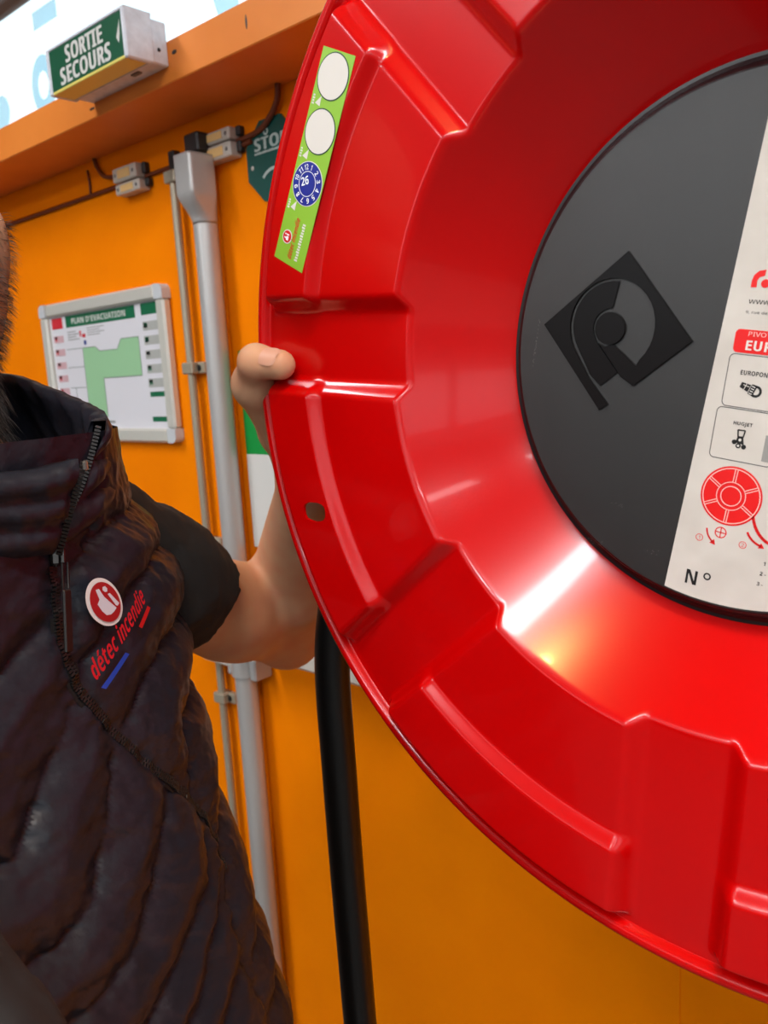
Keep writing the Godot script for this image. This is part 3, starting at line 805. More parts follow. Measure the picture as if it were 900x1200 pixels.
func flange_mesh() -> ArrayMesh:
	var nt := 1200
	var radii := PackedFloat32Array()
	var r := 0.428
	while r < 0.972:
		radii.append(r)
		r += 0.0032 if r < 0.55 or (r > 0.64 and r < 0.785) or (r > 0.84 and r < 0.93) else 0.0021
	var bead := 13
	var nv := radii.size() + bead
	var pts := PackedVector3Array(); pts.resize(nt * nv)
	for i in nt:
		var th := TAU * i / nt
		var deg := fposmod(rad_to_deg(th) - CHANNEL0 + 22.5, 45.0) - 22.5
		var sn := absf(sin(deg_to_rad(deg)))
		var c := cos(th); var s := sin(th)
		for j in radii.size():
			var q := radii[j]
			pts[j * nt + i] = Vector3(c * q * RR, s * q * RR, plate_height(q, sn * q))
		for j in bead:
			var a := deg_to_rad(172.0 - 262.0 * j / (bead - 1))
			var q := RR * 0.9862 + 0.0044 * cos(a)
			pts[(radii.size() + j) * nt + i] = Vector3(c * q, s * q, 0.0008 + 0.0046 * sin(a))
	# the slot: a window of cells is left out and refilled round a rounded hole
	var skip := PackedByteArray(); skip.resize(nt * nv)
	var hc := Vector2(-0.2640, -0.0886)
	var hr := hc.length() / RR
	var hi := int(round(fposmod(hc.angle(), TAU) / TAU * nt))
	var i0 := hi - 8; var i1 := hi + 8
	var j0 := 0; var j1 := 0
	for j in radii.size():
		if radii[j] < hr - 0.042: j0 = j
		if radii[j] < hr + 0.036: j1 = j
	for j in range(j0, j1):
		for i in range(i0, i1): skip[j * nt + i] = 1
	var am := grid_mesh(pts, nt, nv, true, true, skip)
	var mb := MB.new()
	var rim := PackedVector3Array()
	for i in range(i0, i1): rim.append(pts[j0 * nt + i])
	for j in range(j0, j1): rim.append(pts[j * nt + i1])
	for i in range(i1, i0, -1): rim.append(pts[j1 * nt + i])
	for j in range(j1, j0, -1): rim.append(pts[j * nt + i0])
	var z := 0.0130
	var holep := PackedVector3Array()
	for p in rim:
		var a := (Vector2(p.x, p.y) - hc).angle()
		# rounded slot as a superellipse
		var ca := cos(a); var sa := sin(a)
		var rr := pow(pow(absf(ca) / 0.0104, 2.8) + pow(absf(sa) / 0.0064, 2.8), -1.0 / 2.8)
		holep.append(Vector3(hc.x + ca * rr, hc.y + sa * rr, z))
	var up := Vector3(0, 0, 1)
	for i in rim.size():
		var k := (i + 1) % rim.size()
		mb.tri(rim[i], rim[k], holep[k], up, up, up)
		mb.tri(rim[i], holep[k], holep[i], up, up, up)
		var w := Vector3(hc.x, hc.y, z) - holep[i]; w = w.normalized()
		var w2 := (Vector3(hc.x, hc.y, z) - holep[k]).normalized()
		var dn := Vector3(0, 0, -0.0022)
		mb.tri(holep[i], holep[k], holep[k] + dn, w, w2, w2)
		mb.tri(holep[i], holep[k] + dn, holep[i] + dn, w, w2, w)
	var arr := []; arr.resize(Mesh.ARRAY_MAX)
	arr[Mesh.ARRAY_VERTEX] = mb.v; arr[Mesh.ARRAY_NORMAL] = mb.n
	am.add_surface_from_arrays(Mesh.PRIMITIVE_TRIANGLES, arr)
	return am

func hose_reel() -> void:
	var t := thing("hose_reel", "big red fire hose reel with ribbed flange and black hub, held by the man", "hose reel", REEL)
	put("flange", flange_mesh(), M.red, t)
	# behind the flange: drum, rear flange, axle and wall bracket
	var mb := MB.new(); mb.lathe(PackedVector2Array([Vector2(0.139, -0.235), Vector2(0.139, -0.046)]), Vector3.ZERO, 72); put("drum", mb, M.red, t)
	mb = MB.new(); mb.lathe(PackedVector2Array([Vector2(0.0, -0.236), Vector2(0.311, -0.236), Vector2(0.316, -0.239), Vector2(0.311, -0.243), Vector2(0.0, -0.243)]), Vector3.ZERO, 72); put("rear_flange", mb, M.red, t)
	mb = MB.new()
	mb.tube(PackedVector3Array([Vector3(0, 0, -0.243), Vector3(0, 0, -0.36)]), PackedFloat32Array([0.024]), 24)
	mb.box(Vector3(0, -0.02, -0.37), Vector3(0.07, 0.30, 0.03), 0.004)
	mb.box(Vector3(0.14, -0.02, -0.40), Vector3(0.33, 0.07, 0.05), 0.004)
	mb.box(Vector3(0.29, -0.02, -0.46), Vector3(0.05, 0.22, 0.096), 0.004)
	put("wall_bracket", mb, M.dark, t)
	for lay in 4:  # wound hose, out of view; the full coil keeps light off the wall
		for k in 6:
			if lay == 3 and k == 5: continue
			mb = MB.new()
			var ringp := PackedVector3Array()
			for i in 49:
				var a := TAU * i / 48
				ringp.append(Vector3(cos(a), sin(a), 0) * (0.158 + lay * 0.0315) + Vector3(0, 0, -0.217 + k * 0.031))
			mb.tube(ringp, PackedFloat32Array([0.0152]), 8, false)
			put("hose_turn", mb, M.dark, t)
	# hub
	var hubm := textured(mat(Color(0.095, 0.090, 0.088), 0.36, 0.0, 0.65), null, bump_tex(0.25, 3.0, 21, 512, 2), 22.0, 0.35)
	mb = MB.new()
	mb.lathe(PackedVector2Array([Vector2(0.0, -0.035), Vector2(0.1296, -0.035)]), Vector3.ZERO, 128)
	var hub := put("hub_cap", mb, hubm, t)
	for i in mb.n.size(): pass
	var edge := MB.new()
	edge.lathe(PackedVector2Array([Vector2(0.1296, -0.035), Vector2(0.1306, -0.0354), Vector2(0.1312, -0.0364), Vector2(0.1352, -0.0440), Vector2(0.1375, -0.0452), Vector2(0.1412, -0.0452), Vector2(0.1414, -0.0475)]), Vector3.ZERO, 160)
	put("hub_edge", edge, mat(Color(0.075, 0.045, 0.05), 0.32), hub)
	var gloss := textured(mat(Color(0.075, 0.064, 0.066), 0.26, 0.0, 0.28), null, bump_tex(0.03, 2.0, 8, 256), 20.0, 0.06)
	var thin := Transform3D(Basis.IDENTITY.scaled(Vector3(0.001, 0.001, 1.0)), Vector3(0, 0, -0.035))
	# raised mark: a square on its corner with a round band and a disc in it (millimetres)
	mb = MB.new()
	var cc := Vector2(-71.6, 19.2)
	var big := 24.6
	var sq := PackedVector2Array([Vector2(-61.3, 56.8), Vector2(-27.4, 8.1), Vector2(-59.5, -13.5), Vector2(-66.6, -8.2)])
	# inner side of the frame: along the counter of the letter, round the circle, then down the tail
	sq.append(Vector2(-79.3, 10.6)); sq.append(Vector2(-75.5, 8.6)); sq.append(Vector2(-70.1, 9.2)); sq.append(Vector2(-57.7, -2.5))
	for i in 25: sq.append(cc + Vector2.from_angle(deg_to_rad(lerpf(-50.0, 205.0, i / 24.0))) * big)
	sq.append(Vector2(-85.7, -7.2)); sq.append(Vector2(-74.0, -22.8)); sq.append(Vector2(-79.4, -26.0)); sq.append(Vector2(-112.7, 23.0))
	mb.prism(sq, 0.0, 0.0009, thin, 0.25)
	put("raised_mark", mb, gloss, hub)
	mb = MB.new()
	var band := PackedVector2Array()
	for i in 15: band.append(cc + Vector2(0.4, 0.2) + Vector2.from_angle(deg_to_rad(lerpf(78.0, 205.0, i / 14.0))) * 23.2)
	band.append(Vector2(-84.5, -6.6)); band.append(Vector2(-78.6, -12.9)); band.append(Vector2(-68.2, -5.9)); band.append(Vector2(-80.1, 10.9))
	for i in 9: band.append(Vector2(-72.2, 18.2) + Vector2.from_angle(deg_to_rad(lerpf(195.0, 82.0, i / 8.0))) * 10.0)
	mb.prism(band, 0.0, 0.0006, thin, 0.25)
	put("raised_mark", mb, gloss, hub)
	mb = MB.new(); mb.prism(circle(Vector2(-72.2, 17.8), 8.7, 40), 0.0, 0.0012, thin, 0.25); put("raised_mark", mb, gloss, hub)
	var scuff := MB.new()
	var rng := RandomNumberGenerator.new(); rng.seed = 4
	for i in 26:
		var u := rng.randf()
		var q := Vector2(-115.7, 27.2).lerp(Vector2(-121.6, -0.5), u) + Vector2(rng.randf_range(-0.5, 0.5), 0)
		scuff.prism(PackedVector2Array([q, q + Vector2(0.25, 0.1), q + Vector2(0.1, 0.8), q + Vector2(-0.1, 0.7)]), 0.0, 0.00006, thin)
	for c0 in [Vector2(-71, -79), Vector2(-90, -100), Vector2(-82, -102), Vector2(-50, -104)]:
		for i in 7:
			var q: Vector2 = c0 + Vector2(rng.randf_range(-4, 4), rng.randf_range(-1.2, 1.2))
			scuff.prism(PackedVector2Array([q, q + Vector2(0.9, 0.35), q + Vector2(0.8, 0.6)]), 0.0, 0.00006, thin)
	put("scuff", scuff, mat(Color(0.42, 0.41, 0.40), 0.6), hub)
	tag(hub.get_node("scuff"), "pale scuff marks", "", "", "stuff")
	hub_sticker(hub, thin)
	flange_label(t)

func hub_sticker(hub: Node, thin: Transform3D) -> void:
	# white instruction sticker across the hub, following its round edge (millimetres)
	var mb := MB.new()
	var p := PackedVector2Array()
	var d := Vector2(49.2, 229.6).normalized(); var nn := Vector2(d.y, -d.x)
	var off0 := Vector2(6.5, 106.1).dot(nn); var off1 := off0 + 96.0
	var rad := 128.6
	var edge_pt := func(o: float, s: float) -> Vector2: return nn * o + d * s * sqrt(rad * rad - o * o)
	var a0: float = (edge_pt.call(off0, 1.0) as Vector2).angle(); var a1: float = (edge_pt.call(off1, 1.0) as Vector2).angle()
	for i in 21: p.append(Vector2.from_angle(lerpf(a0, a1, i / 20.0)) * rad)
	a0 = (edge_pt.call(off1, -1.0) as Vector2).angle(); a1 = (edge_pt.call(off0, -1.0) as Vector2).angle()
	for i in 21: p.append(Vector2.from_angle(lerp_angle(a0, a1, i / 20.0)) * rad)
	mb.prism(p, 0.0, 0.0003, thin)
	var st := put("sticker", mb, textured(mat(Color.WHITE, 0.42), noise_tex(0.01, Color(0.75, 0.73, 0.705), Color(0.80, 0.785, 0.76), 31, 256), null, 9.0), hub)
	var z0 := 0.0003; var z1 := 0.00042
	var t9 := deg_to_rad(-9.5)
	var rd := MB.new(); var bk := MB.new(); var wt := MB.new(); var gy := MB.new(); var ln := MB.new(); var pk := MB.new()
	# red mark at the top: r and a round dot
	var rp := PackedVector2Array([Vector2(0.3, 31.8), Vector2(3.0, 31.5), Vector2(3.3, 34.6), Vector2(4.4, 36.0), Vector2(6.8, 36.4), Vector2(7.4, 39.2), Vector2(4.2, 39.0), Vector2(1.9, 37.4), Vector2(0.8, 35.0)])
	rd.prism(rp, z0, z1, thin); rd.prism(circle(Vector2(7.0, 32.8), 2.0, 24), z0, z1, thin)
	text(bk, "www", Vector2(-0.7, 24.4), 10.0, 1.9, z1, thin, t9, false)
	text(bk, "9, rue des", Vector2(-1.9, 19.7), 11.2, 1.6, z1, thin, t9, false)
	# red plate
	var turn := func(pts: PackedVector2Array, o: Vector2) -> PackedVector2Array:
		var q := PackedVector2Array()
		for e in pts: q.append(e.rotated(t9) + o)
		return q
	rd.prism(turn.call(rrect(Vector2(0, 0), Vector2(62, 11.2), 2.2), Vector2(-7.9, 1.9)), z0, z1, thin)
	text(pk, "PIVOT", Vector2(-0.4, 9.0), 10.6, 2.1, z1 + 0.0001, thin, t9, false)
	text(wt, "EUR", Vector2(-1.8, 2.4), 12.6, 4.7, z1 + 0.0001, thin, t9, true)
	# two outlined boxes
	for b in [[Vector2(-13.0, -24.0), 25.6], [Vector2(-18.9, -50.0), 25.8]]:
		stroke(ln, turn.call(rrect(Vector2(0, 0), Vector2(30.5, b[1]), 2.4), b[0]), 0.35, z0, z1, thin, true)
	gy.prism(turn.call(PackedVector2Array([Vector2(0, 0), Vector2(4, 0), Vector2(4, 13), Vector2(0, 13)]), Vector2(6.6, -52.0)), z0, z1 - 0.00004, thin)
	text(bk, "EUROPONS", Vector2(-3.9, -9.4), 14.3, 2.3, z1, thin, t9, true)
	text(bk, "HUGJET", Vector2(-7.0, -34.3), 9.3, 2.3, z1, thin, t9, true)
	# little drawing of a nozzle
	var nz := func(x: float, y: float) -> Vector2: return Vector2(x, y).rotated(deg_to_rad(-28)) + Vector2(-3.6, -14.2)
	bk.prism(PackedVector2Array([nz.call(0, -1.3), nz.call(4.6, -1.9), nz.call(4.6, 1.9), nz.call(0, 1.3)]), z0, z1, thin)
	wt.prism(PackedVector2Array([nz.call(1.2, 0.3), nz.call(4.2, 0.5), nz.call(4.2, 0.8), nz.call(1.2, 0.6)]), z1, z1 + 0.00005, thin)
	wt.prism(PackedVector2Array([nz.call(2.3, -1.5), nz.call(2.6, -1.5), nz.call(2.6, 1.5), nz.call(2.3, 1.5)]), z1, z1 + 0.00005, thin)
	bk.prism(PackedVector2Array([nz.call(4.9, -2.5), nz.call(7.6, -2.8), nz.call(7.6, 2.8), nz.call(4.9, 2.5)]), z0, z1, thin)
	bk.ring(nz.call(8.0, 0), 1.7, 2.9, z0, z1, thin)
	for k in 4: wt.prism(PackedVector2Array([nz.call(5.3, -2.2 + k * 1.2), nz.call(7.0, -2.2 + k * 1.2), nz.call(7.0, -1.8 + k * 1.2), nz.call(5.3, -1.8 + k * 1.2)]), z1, z1 + 0.00005, thin)
	# little drawing of a reel nozzle on a stand
	var sd := func(x: float, y: float) -> Vector2: return Vector2(x, y).rotated(t9) + Vector2(-3.6, -40.6)
	stroke(bk, PackedVector2Array([sd.call(-1.6, 3.8), sd.call(1.9, 3.9), sd.call(1.5, 0.6), sd.call(-1.0, 0.4)]), 0.7, z0, z1, thin, true)
	bk.prism(PackedVector2Array([sd.call(-1.2, 0.6), sd.call(1.6, 0.4), sd.call(2.4, -3.2), sd.call(-1.9, -2.6)]), z0, z1, thin)
	wt.prism(circle(sd.call(0.2, -1.0), 0.7, 12), z1, z1 + 0.00005, thin)
	bk.prism(circle(sd.call(-2.4, -2.4), 1.2, 16), z0, z1, thin); bk.prism(circle(sd.call(2.5, -4.2), 1.2, 16), z0, z1, thin); bk.prism(circle(sd.call(-0.2, -4.0), 1.3, 16), z0, z1, thin)
	wt.prism(circle(sd.call(-0.2, -4.0), 0.6, 10), z1, z1 + 0.00005, thin)
	# red reel drawing: disc with rings and six spokes
	var rc := Vector2(-7.6, -70.2)
	rd.prism(circle(rc, 15.3, 56), z0, z1, thin)
	var zz := z1 + 0.00008
	pk.ring(rc, 13.9, 14.4, z1, zz, thin); pk.ring(rc, 4.8, 5.25, z1, zz, thin); pk.ring(rc, 7.0, 7.4, z1, zz, thin)
	for k in 6:
		var an := deg_to_rad(78.0 + 60.0 * k)
		for s: float in [-1.0, 1.0]:
			var o := Vector2.from_angle(an + PI / 2) * s * 0.62
			stroke(pk, PackedVector2Array([rc + o + Vector2.from_angle(an) * 7.1, rc + o + Vector2.from_angle(an) * 14.1]), 0.42, z1, zz, thin)
	# hose tail and turning arrows
	var tail := PackedVector2Array()
	for i in 9: tail.append(Vector2(3.4, -80.2).bezier_interpolate(Vector2(4.0, -87.0), Vector2(8.0, -92.5), Vector2(13.0, -93.8), i / 8.0))
	stroke(rd, tail, 1.5, z0, z1, thin)
	for ar in [[Vector2(-19.5, -87.6), Vector2(-19.6, -91.8), Vector2(-16.6, -94.6), 0.8], [Vector2(0.8, -88.2), Vector2(2.2, -92.6), Vector2(7.2, -94.8), 1.1]]:
		var cv := PackedVector2Array()
		for i in 7: cv.append((ar[0] as Vector2).lerp(ar[1], i / 6.0).lerp((ar[1] as Vector2).lerp(ar[2], i / 6.0), i / 6.0))
		stroke(rd, cv, ar[3], z0, z1, thin)
		var dd: Vector2 = (cv[6] - cv[4]).normalized(); var oo := Vector2(-dd.y, dd.x)
		rd.prism(PackedVector2Array([cv[6] + dd * 2.0, cv[6] + oo * 1.6 - dd * 0.6, cv[6] - oo * 1.6 - dd * 0.6]), z0, z1, thin)
	rd.ring(Vector2(-12.5, -89.4), 2.5, 3.0, z0, z1, thin)
	stroke(rd, PackedVector2Array([Vector2(-15.0, -88.9), Vector2(-10.0, -89.9)]), 0.5, z0, z1, thin); stroke(rd, PackedVector2Array([Vector2(-12.1, -86.9), Vector2(-12.9, -91.9)]), 0.5, z0, z1, thin)
	rd.ring(Vector2(-23.4, -92.8), 1.6, 1.9, z0, z1, thin); text(rd, "1", Vector2(-23.9, -93.7), 0.7, 1.9, z1, thin, t9, false)
	rd.ring(Vector2(-1.5, -94.9), 1.6, 1.9, z0, z1, thin); text(rd, "2", Vector2(-2.2, -95.8), 1.2, 1.9, z1, thin, t9, false)
	text(bk, "N", Vector2(-31.1, -118.2), 6.0, 7.8, z1, thin, t9, true)
	bk.ring(Vector2(-19.2, -113.6), 1.2, 1.95, z0, z1, thin)
	for q in [["1", 8.6, -104.4], ["2 -", 7.0, -109.6], ["3 -", 5.6, -115.0]]: text(bk, q[0], Vector2(q[1], q[2]), 0.0, 2.0, z1, thin, t9, true)
	put("red_print", rd, M.inkred, st); put("black_print", bk, M.ink, st); put("white_print", wt, M.white, st)
	put("grey_print", gy, M.inkgrey, st); put("outline", ln, mat(Color(0.25, 0.25, 0.26), 0.5), st); put("pink_print", pk, mat(Color(0.93, 0.72, 0.70), 0.5), st)

func flange_label(t: Node) -> void:
	# long green inspection label; a runs across it, b up along it (millimetres)
	var up := Vector2(57.1, 111.5).normalized(); var rt := Vector2(up.y, -up.x)
	var xf := Transform3D(Basis(Vector3(rt.x, rt.y, 0) * 0.001, Vector3(up.x, up.y, 0) * 0.001, Vector3(0, 0, 1)), Vector3(-0.2839, 0.0800, 0.0130))
	var mb := MB.new()
	mb.prism(PackedVector2Array([Vector2(0, -0.3), Vector2(28.2, -1.2), Vector2(27.2, 125.2), Vector2(-0.3, 125.0)]), 0.0, 0.00025, xf)
	var lb := put("inspection_label", mb, mat(Color(0.52, 0.72, 0.19), 0.4), t)
	var z0 := 0.00025; var z1 := 0.0004
	var wt := MB.new(); var dg := MB.new(); var bl := MB.new(); var rd := MB.new(); var tx := MB.new()
	for c in [Vector2(13.4, 111.2), Vector2(13.8, 80.6)]:
		dg.prism(circle(c, 13.1, 48), z0, z1, xf); var bd := MB.new(); bd.prism(circle(c, 12.4, 48), z1, z1 + 0.0001, xf); put("blank_dial", bd, M.white, lb)
	var bc := Vector2(14.0, 50.0)
	wt.prism(circle(bc, 13.2, 48), z0, z1, xf)
	bl.prism(circle(bc, 12.7, 48), z1, z1 + 0.0001, xf)
	var z2 := z1 + 0.0002
	tx.ring(bc, 7.1, 7.5, z1, z2, xf)
	var twist := -0.10 - PI / 2 + 1.09
	for k in 12:
		var a := PI / 2 - TAU * (k + 1) / 12.0 + 0.42
		var c := bc + Vector2.from_angle(a) * 9.9
		var s := str(k + 1)
		var w := 2.1 if k < 9 else 3.4
		var o := Vector2(-w / 2, -1.6).rotated(a - PI / 2)
		text(tx, s, c + o, w if s != "1" else 1.0, 3.2, z2, xf, a - PI / 2, true)
	text(tx, "26", bc + Vector2(-4.2, -2.6), 6.6, 5.0, z2, xf, 0.5, true)
	for c in [Vector2(6.3, 96.3), Vector2(6.3, 65.7), Vector2(6.6, 34.6)]:
		wt.prism(PackedVector2Array([c + Vector2(-2.4, -1.6), c + Vector2(2.0, -2.6), c + Vector2(1.8, 3.2)]), z0, z1, xf)
		for k in 4: wt.prism(rrect(c + Vector2(-5.2, -2.6 + k * 1.5), c + Vector2(-3.4 - 0.3 * (k % 2), -1.6 + k * 1.5), 0.2), z0, z1, xf)
	# badge and the two written lines that run up the label
	var ec := Vector2(7.6, 15.2)
	wt.prism(circle(ec, 4.4, 28), z0, z1, xf); rd.prism(circle(ec, 3.7, 28), z1, z1 + 0.0001, xf)
	var bq := func(x: float, y: float) -> Vector2: return ec + Vector2(x, y).rotated(PI / 2)
	tx.prism(PackedVector2Array([bq.call(-2.2, -1.6), bq.call(0.4, -1.6), bq.call(0.4, 0.3), bq.call(-0.4, 0.6), bq.call(-0.4, 2.2), bq.call(-1.2, 2.2), bq.call(-1.4, 0.6), bq.call(-2.2, 0.3)]), z1, z2, xf)
	tx.prism(PackedVector2Array([bq.call(0.9, -1.6), bq.call(1.8, -1.6), bq.call(1.8, 0.8), bq.call(0.9, 0.8)]), z1, z2, xf)
	tx.prism(circle(bq.call(1.35, 1.7), 0.5, 10), z1, z2, xf)
	text(rd, "détec incendie", Vector2(15.6, 3.0), 25.5, 4.2, z1, xf, PI / 2, true, null, 0.15)
	for k in 14: wt.prism(rrect(Vector2(18.6 + (k % 3) * 0.3, 3.6 + k * 1.72), Vector2(21.4, 4.7 + k * 1.72), 0.3), z0, z1, xf)
	put("outline", dg, mat(Color(0.05, 0.25, 0.16), 0.4), lb); put("white_print", wt, M.white, lb); put("blue_dial", bl, mat(Color(0.02, 0.14, 0.55), 0.35), lb)
	put("red_print", rd, mat(Color(0.80, 0.08, 0.08), 0.4), lb); put("lettering", tx, mat(Color(0.90, 0.92, 0.95), 0.4), lb)

func hose() -> void:
	var p := smooth_path(PackedVector3Array([Vector3(-0.385, 1.70, 0.4165), Vector3(-0.415, 1.62, 0.4165), Vector3(-0.448, 1.52, 0.42), Vector3(-0.478, 1.43, 0.425), Vector3(-0.490, 1.36, 0.43), Vector3(-0.491, 1.25, 0.43), Vector3(-0.489, 1.1, 0.43), Vector3(-0.482, 0.9, 0.43), Vector3(-0.46, 0.55, 0.425), Vector3(-0.40, 0.2, 0.42), Vector3(-0.30, 0.045, 0.42), Vector3(-0.05, 0.017, 0.44), Vector3(0.3, 0.017, 0.5)]), 10)
	var mb := MB.new()
	mb.tube(p, PackedFloat32Array([0.0152]), 28)
	var rubber := mat(Color(0.028, 0.024, 0.022), 0.36)
	var o := put("black_hose", mb, rubber, self)
	tag(o, "black rubber hose hanging straight down behind the red flange", "hose")

# ---------------------------------------------------------------- the man
const NECK := Vector3(-0.535, 1.561, 0.701)
const XR := Vector3(0.75, 0, -0.66)
var SEAMS := []
var WRINKLE: FastNoiseLite

func key_smooth(t: float, ks: PackedVector2Array) -> float:
	var s := 0.0
	for i in 7: s += lerp_keys(t + (i - 3) * 0.025 / 3.0, ks)
	return s / 7.0

func section(t: float) -> Array:
	# torso cross-section t metres under the neck: centre, front, left, half width, half depth
	var a := key_smooth(t, PackedVector2Array([Vector2(-0.1, 0.088), Vector2(0, 0.088), Vector2(0.03, 0.115), Vector2(0.06, 0.150), Vector2(0.10, 0.178), Vector2(0.15, 0.188), Vector2(0.3, 0.185), Vector2(0.45, 0.19), Vector2(0.62, 0.195)]))
	var b := key_smooth(t, PackedVector2Array([Vector2(-0.1, 0.082), Vector2(0, 0.082), Vector2(0.04, 0.092), Vector2(0.10, 0.112), Vector2(0.18, 0.128), Vector2(0.3, 0.135), Vector2(0.45, 0.145), Vector2(0.62, 0.145)]))
	var o := key_smooth(t, PackedVector2Array([Vector2(-0.1, 0), Vector2(0, -0.005), Vector2(0.05, -0.022), Vector2(0.1, -0.032), Vector2(0.15, -0.034), Vector2(0.2, -0.028), Vector2(0.3, -0.008), Vector2(0.4, 0.014), Vector2(0.47, 0.026), Vector2(0.62, 0.04)]))
	var psi := deg_to_rad(key_smooth(t, PackedVector2Array([Vector2(-0.1, 98), Vector2(0.1, 101), Vector2(0.2, 107), Vector2(0.3, 116), Vector2(0.45, 124), Vector2(0.62, 126)])))
	return [NECK + Vector3(0, -t, 0) + XR * (o - 0.010 * smoothstep(0.06, 0.2, t)), Vector3(sin(psi), 0, cos(psi)), Vector3(cos(psi), 0, -sin(psi)), a, b]

func on_section(q: Array, th: float, grow := 0.0) -> Vector3:
	var c := cos(th); var s := sin(th)
	return q[0] + q[1] * ((q[4] + grow) * signf(c) * pow(absf(c), 0.85)) + q[2] * ((q[3] + grow) * signf(s) * pow(absf(s), 0.85))

func puff(th: float, t: float) -> float:
	# filling of the quilted vest: deep at the seams, full between them, gathered beside the seams
	var d := 1.0; var dz := 1.0
	var p := Vector2(th * 0.145, t)
	for s in SEAMS:
		var bb: Rect2 = s[2]
		if not bb.has_point(p): continue
		var pts: PackedVector2Array = s[0]
		for i in pts.size() - 1:
			var e := Geometry2D.get_closest_point_to_segment(p, pts[i], pts[i + 1]).distance_to(p)
			if s[1] == 1: dz = minf(dz, e)
			else: d = minf(d, e)
	var h := 0.0150 * (1.0 - exp(-pow(d / 0.017, 0.85)))
	h *= 1.0 - exp(-dz / 0.009)
	var near := exp(-minf(d, dz) / 0.016)
	var wz := exp(-dz / 0.022)
	h += WRINKLE.get_noise_2d(p.x * 1000.0, p.y * 1000.0) * (0.0004 + 0.0030 * near)
	h += WRINKLE.get_noise_2d(p.x * 420.0 + 300.0, p.y * 420.0) * 0.0014
	h += WRINKLE.get_noise_2d(p.x * 1500.0 + 900.0, p.y * 1500.0) * 0.0016 * wz
	return h

func vest_pt(th: float, t: float, off := 0.0) -> Vector3:
	return on_section(section(t), th, puff(th, t) + 0.001 + off)

func seam(pts: PackedVector2Array, zip := 0) -> void:
	var q := PackedVector2Array()
	var bb := Rect2(pts[0].x * 0.145, pts[0].y, 0, 0)
	for p in pts:
		q.append(Vector2(p.x * 0.145, p.y)); bb = bb.expand(q[q.size() - 1])
	SEAMS.append([q, zip, bb.grow(0.07)])

func zip_curve() -> PackedVector2Array:
	return PackedVector2Array([Vector2(0.105, 0.05), Vector2(0.079, 0.076), Vector2(0.07, 0.104), Vector2(0.087, 0.136), Vector2(0.148, 0.166), Vector2(0.192, 0.184), Vector2(0.271, 0.214), Vector2(0.384, 0.248), Vector2(0.455, 0.276), Vector2(0.470, 0.298), Vector2(0.445, 0.316)])

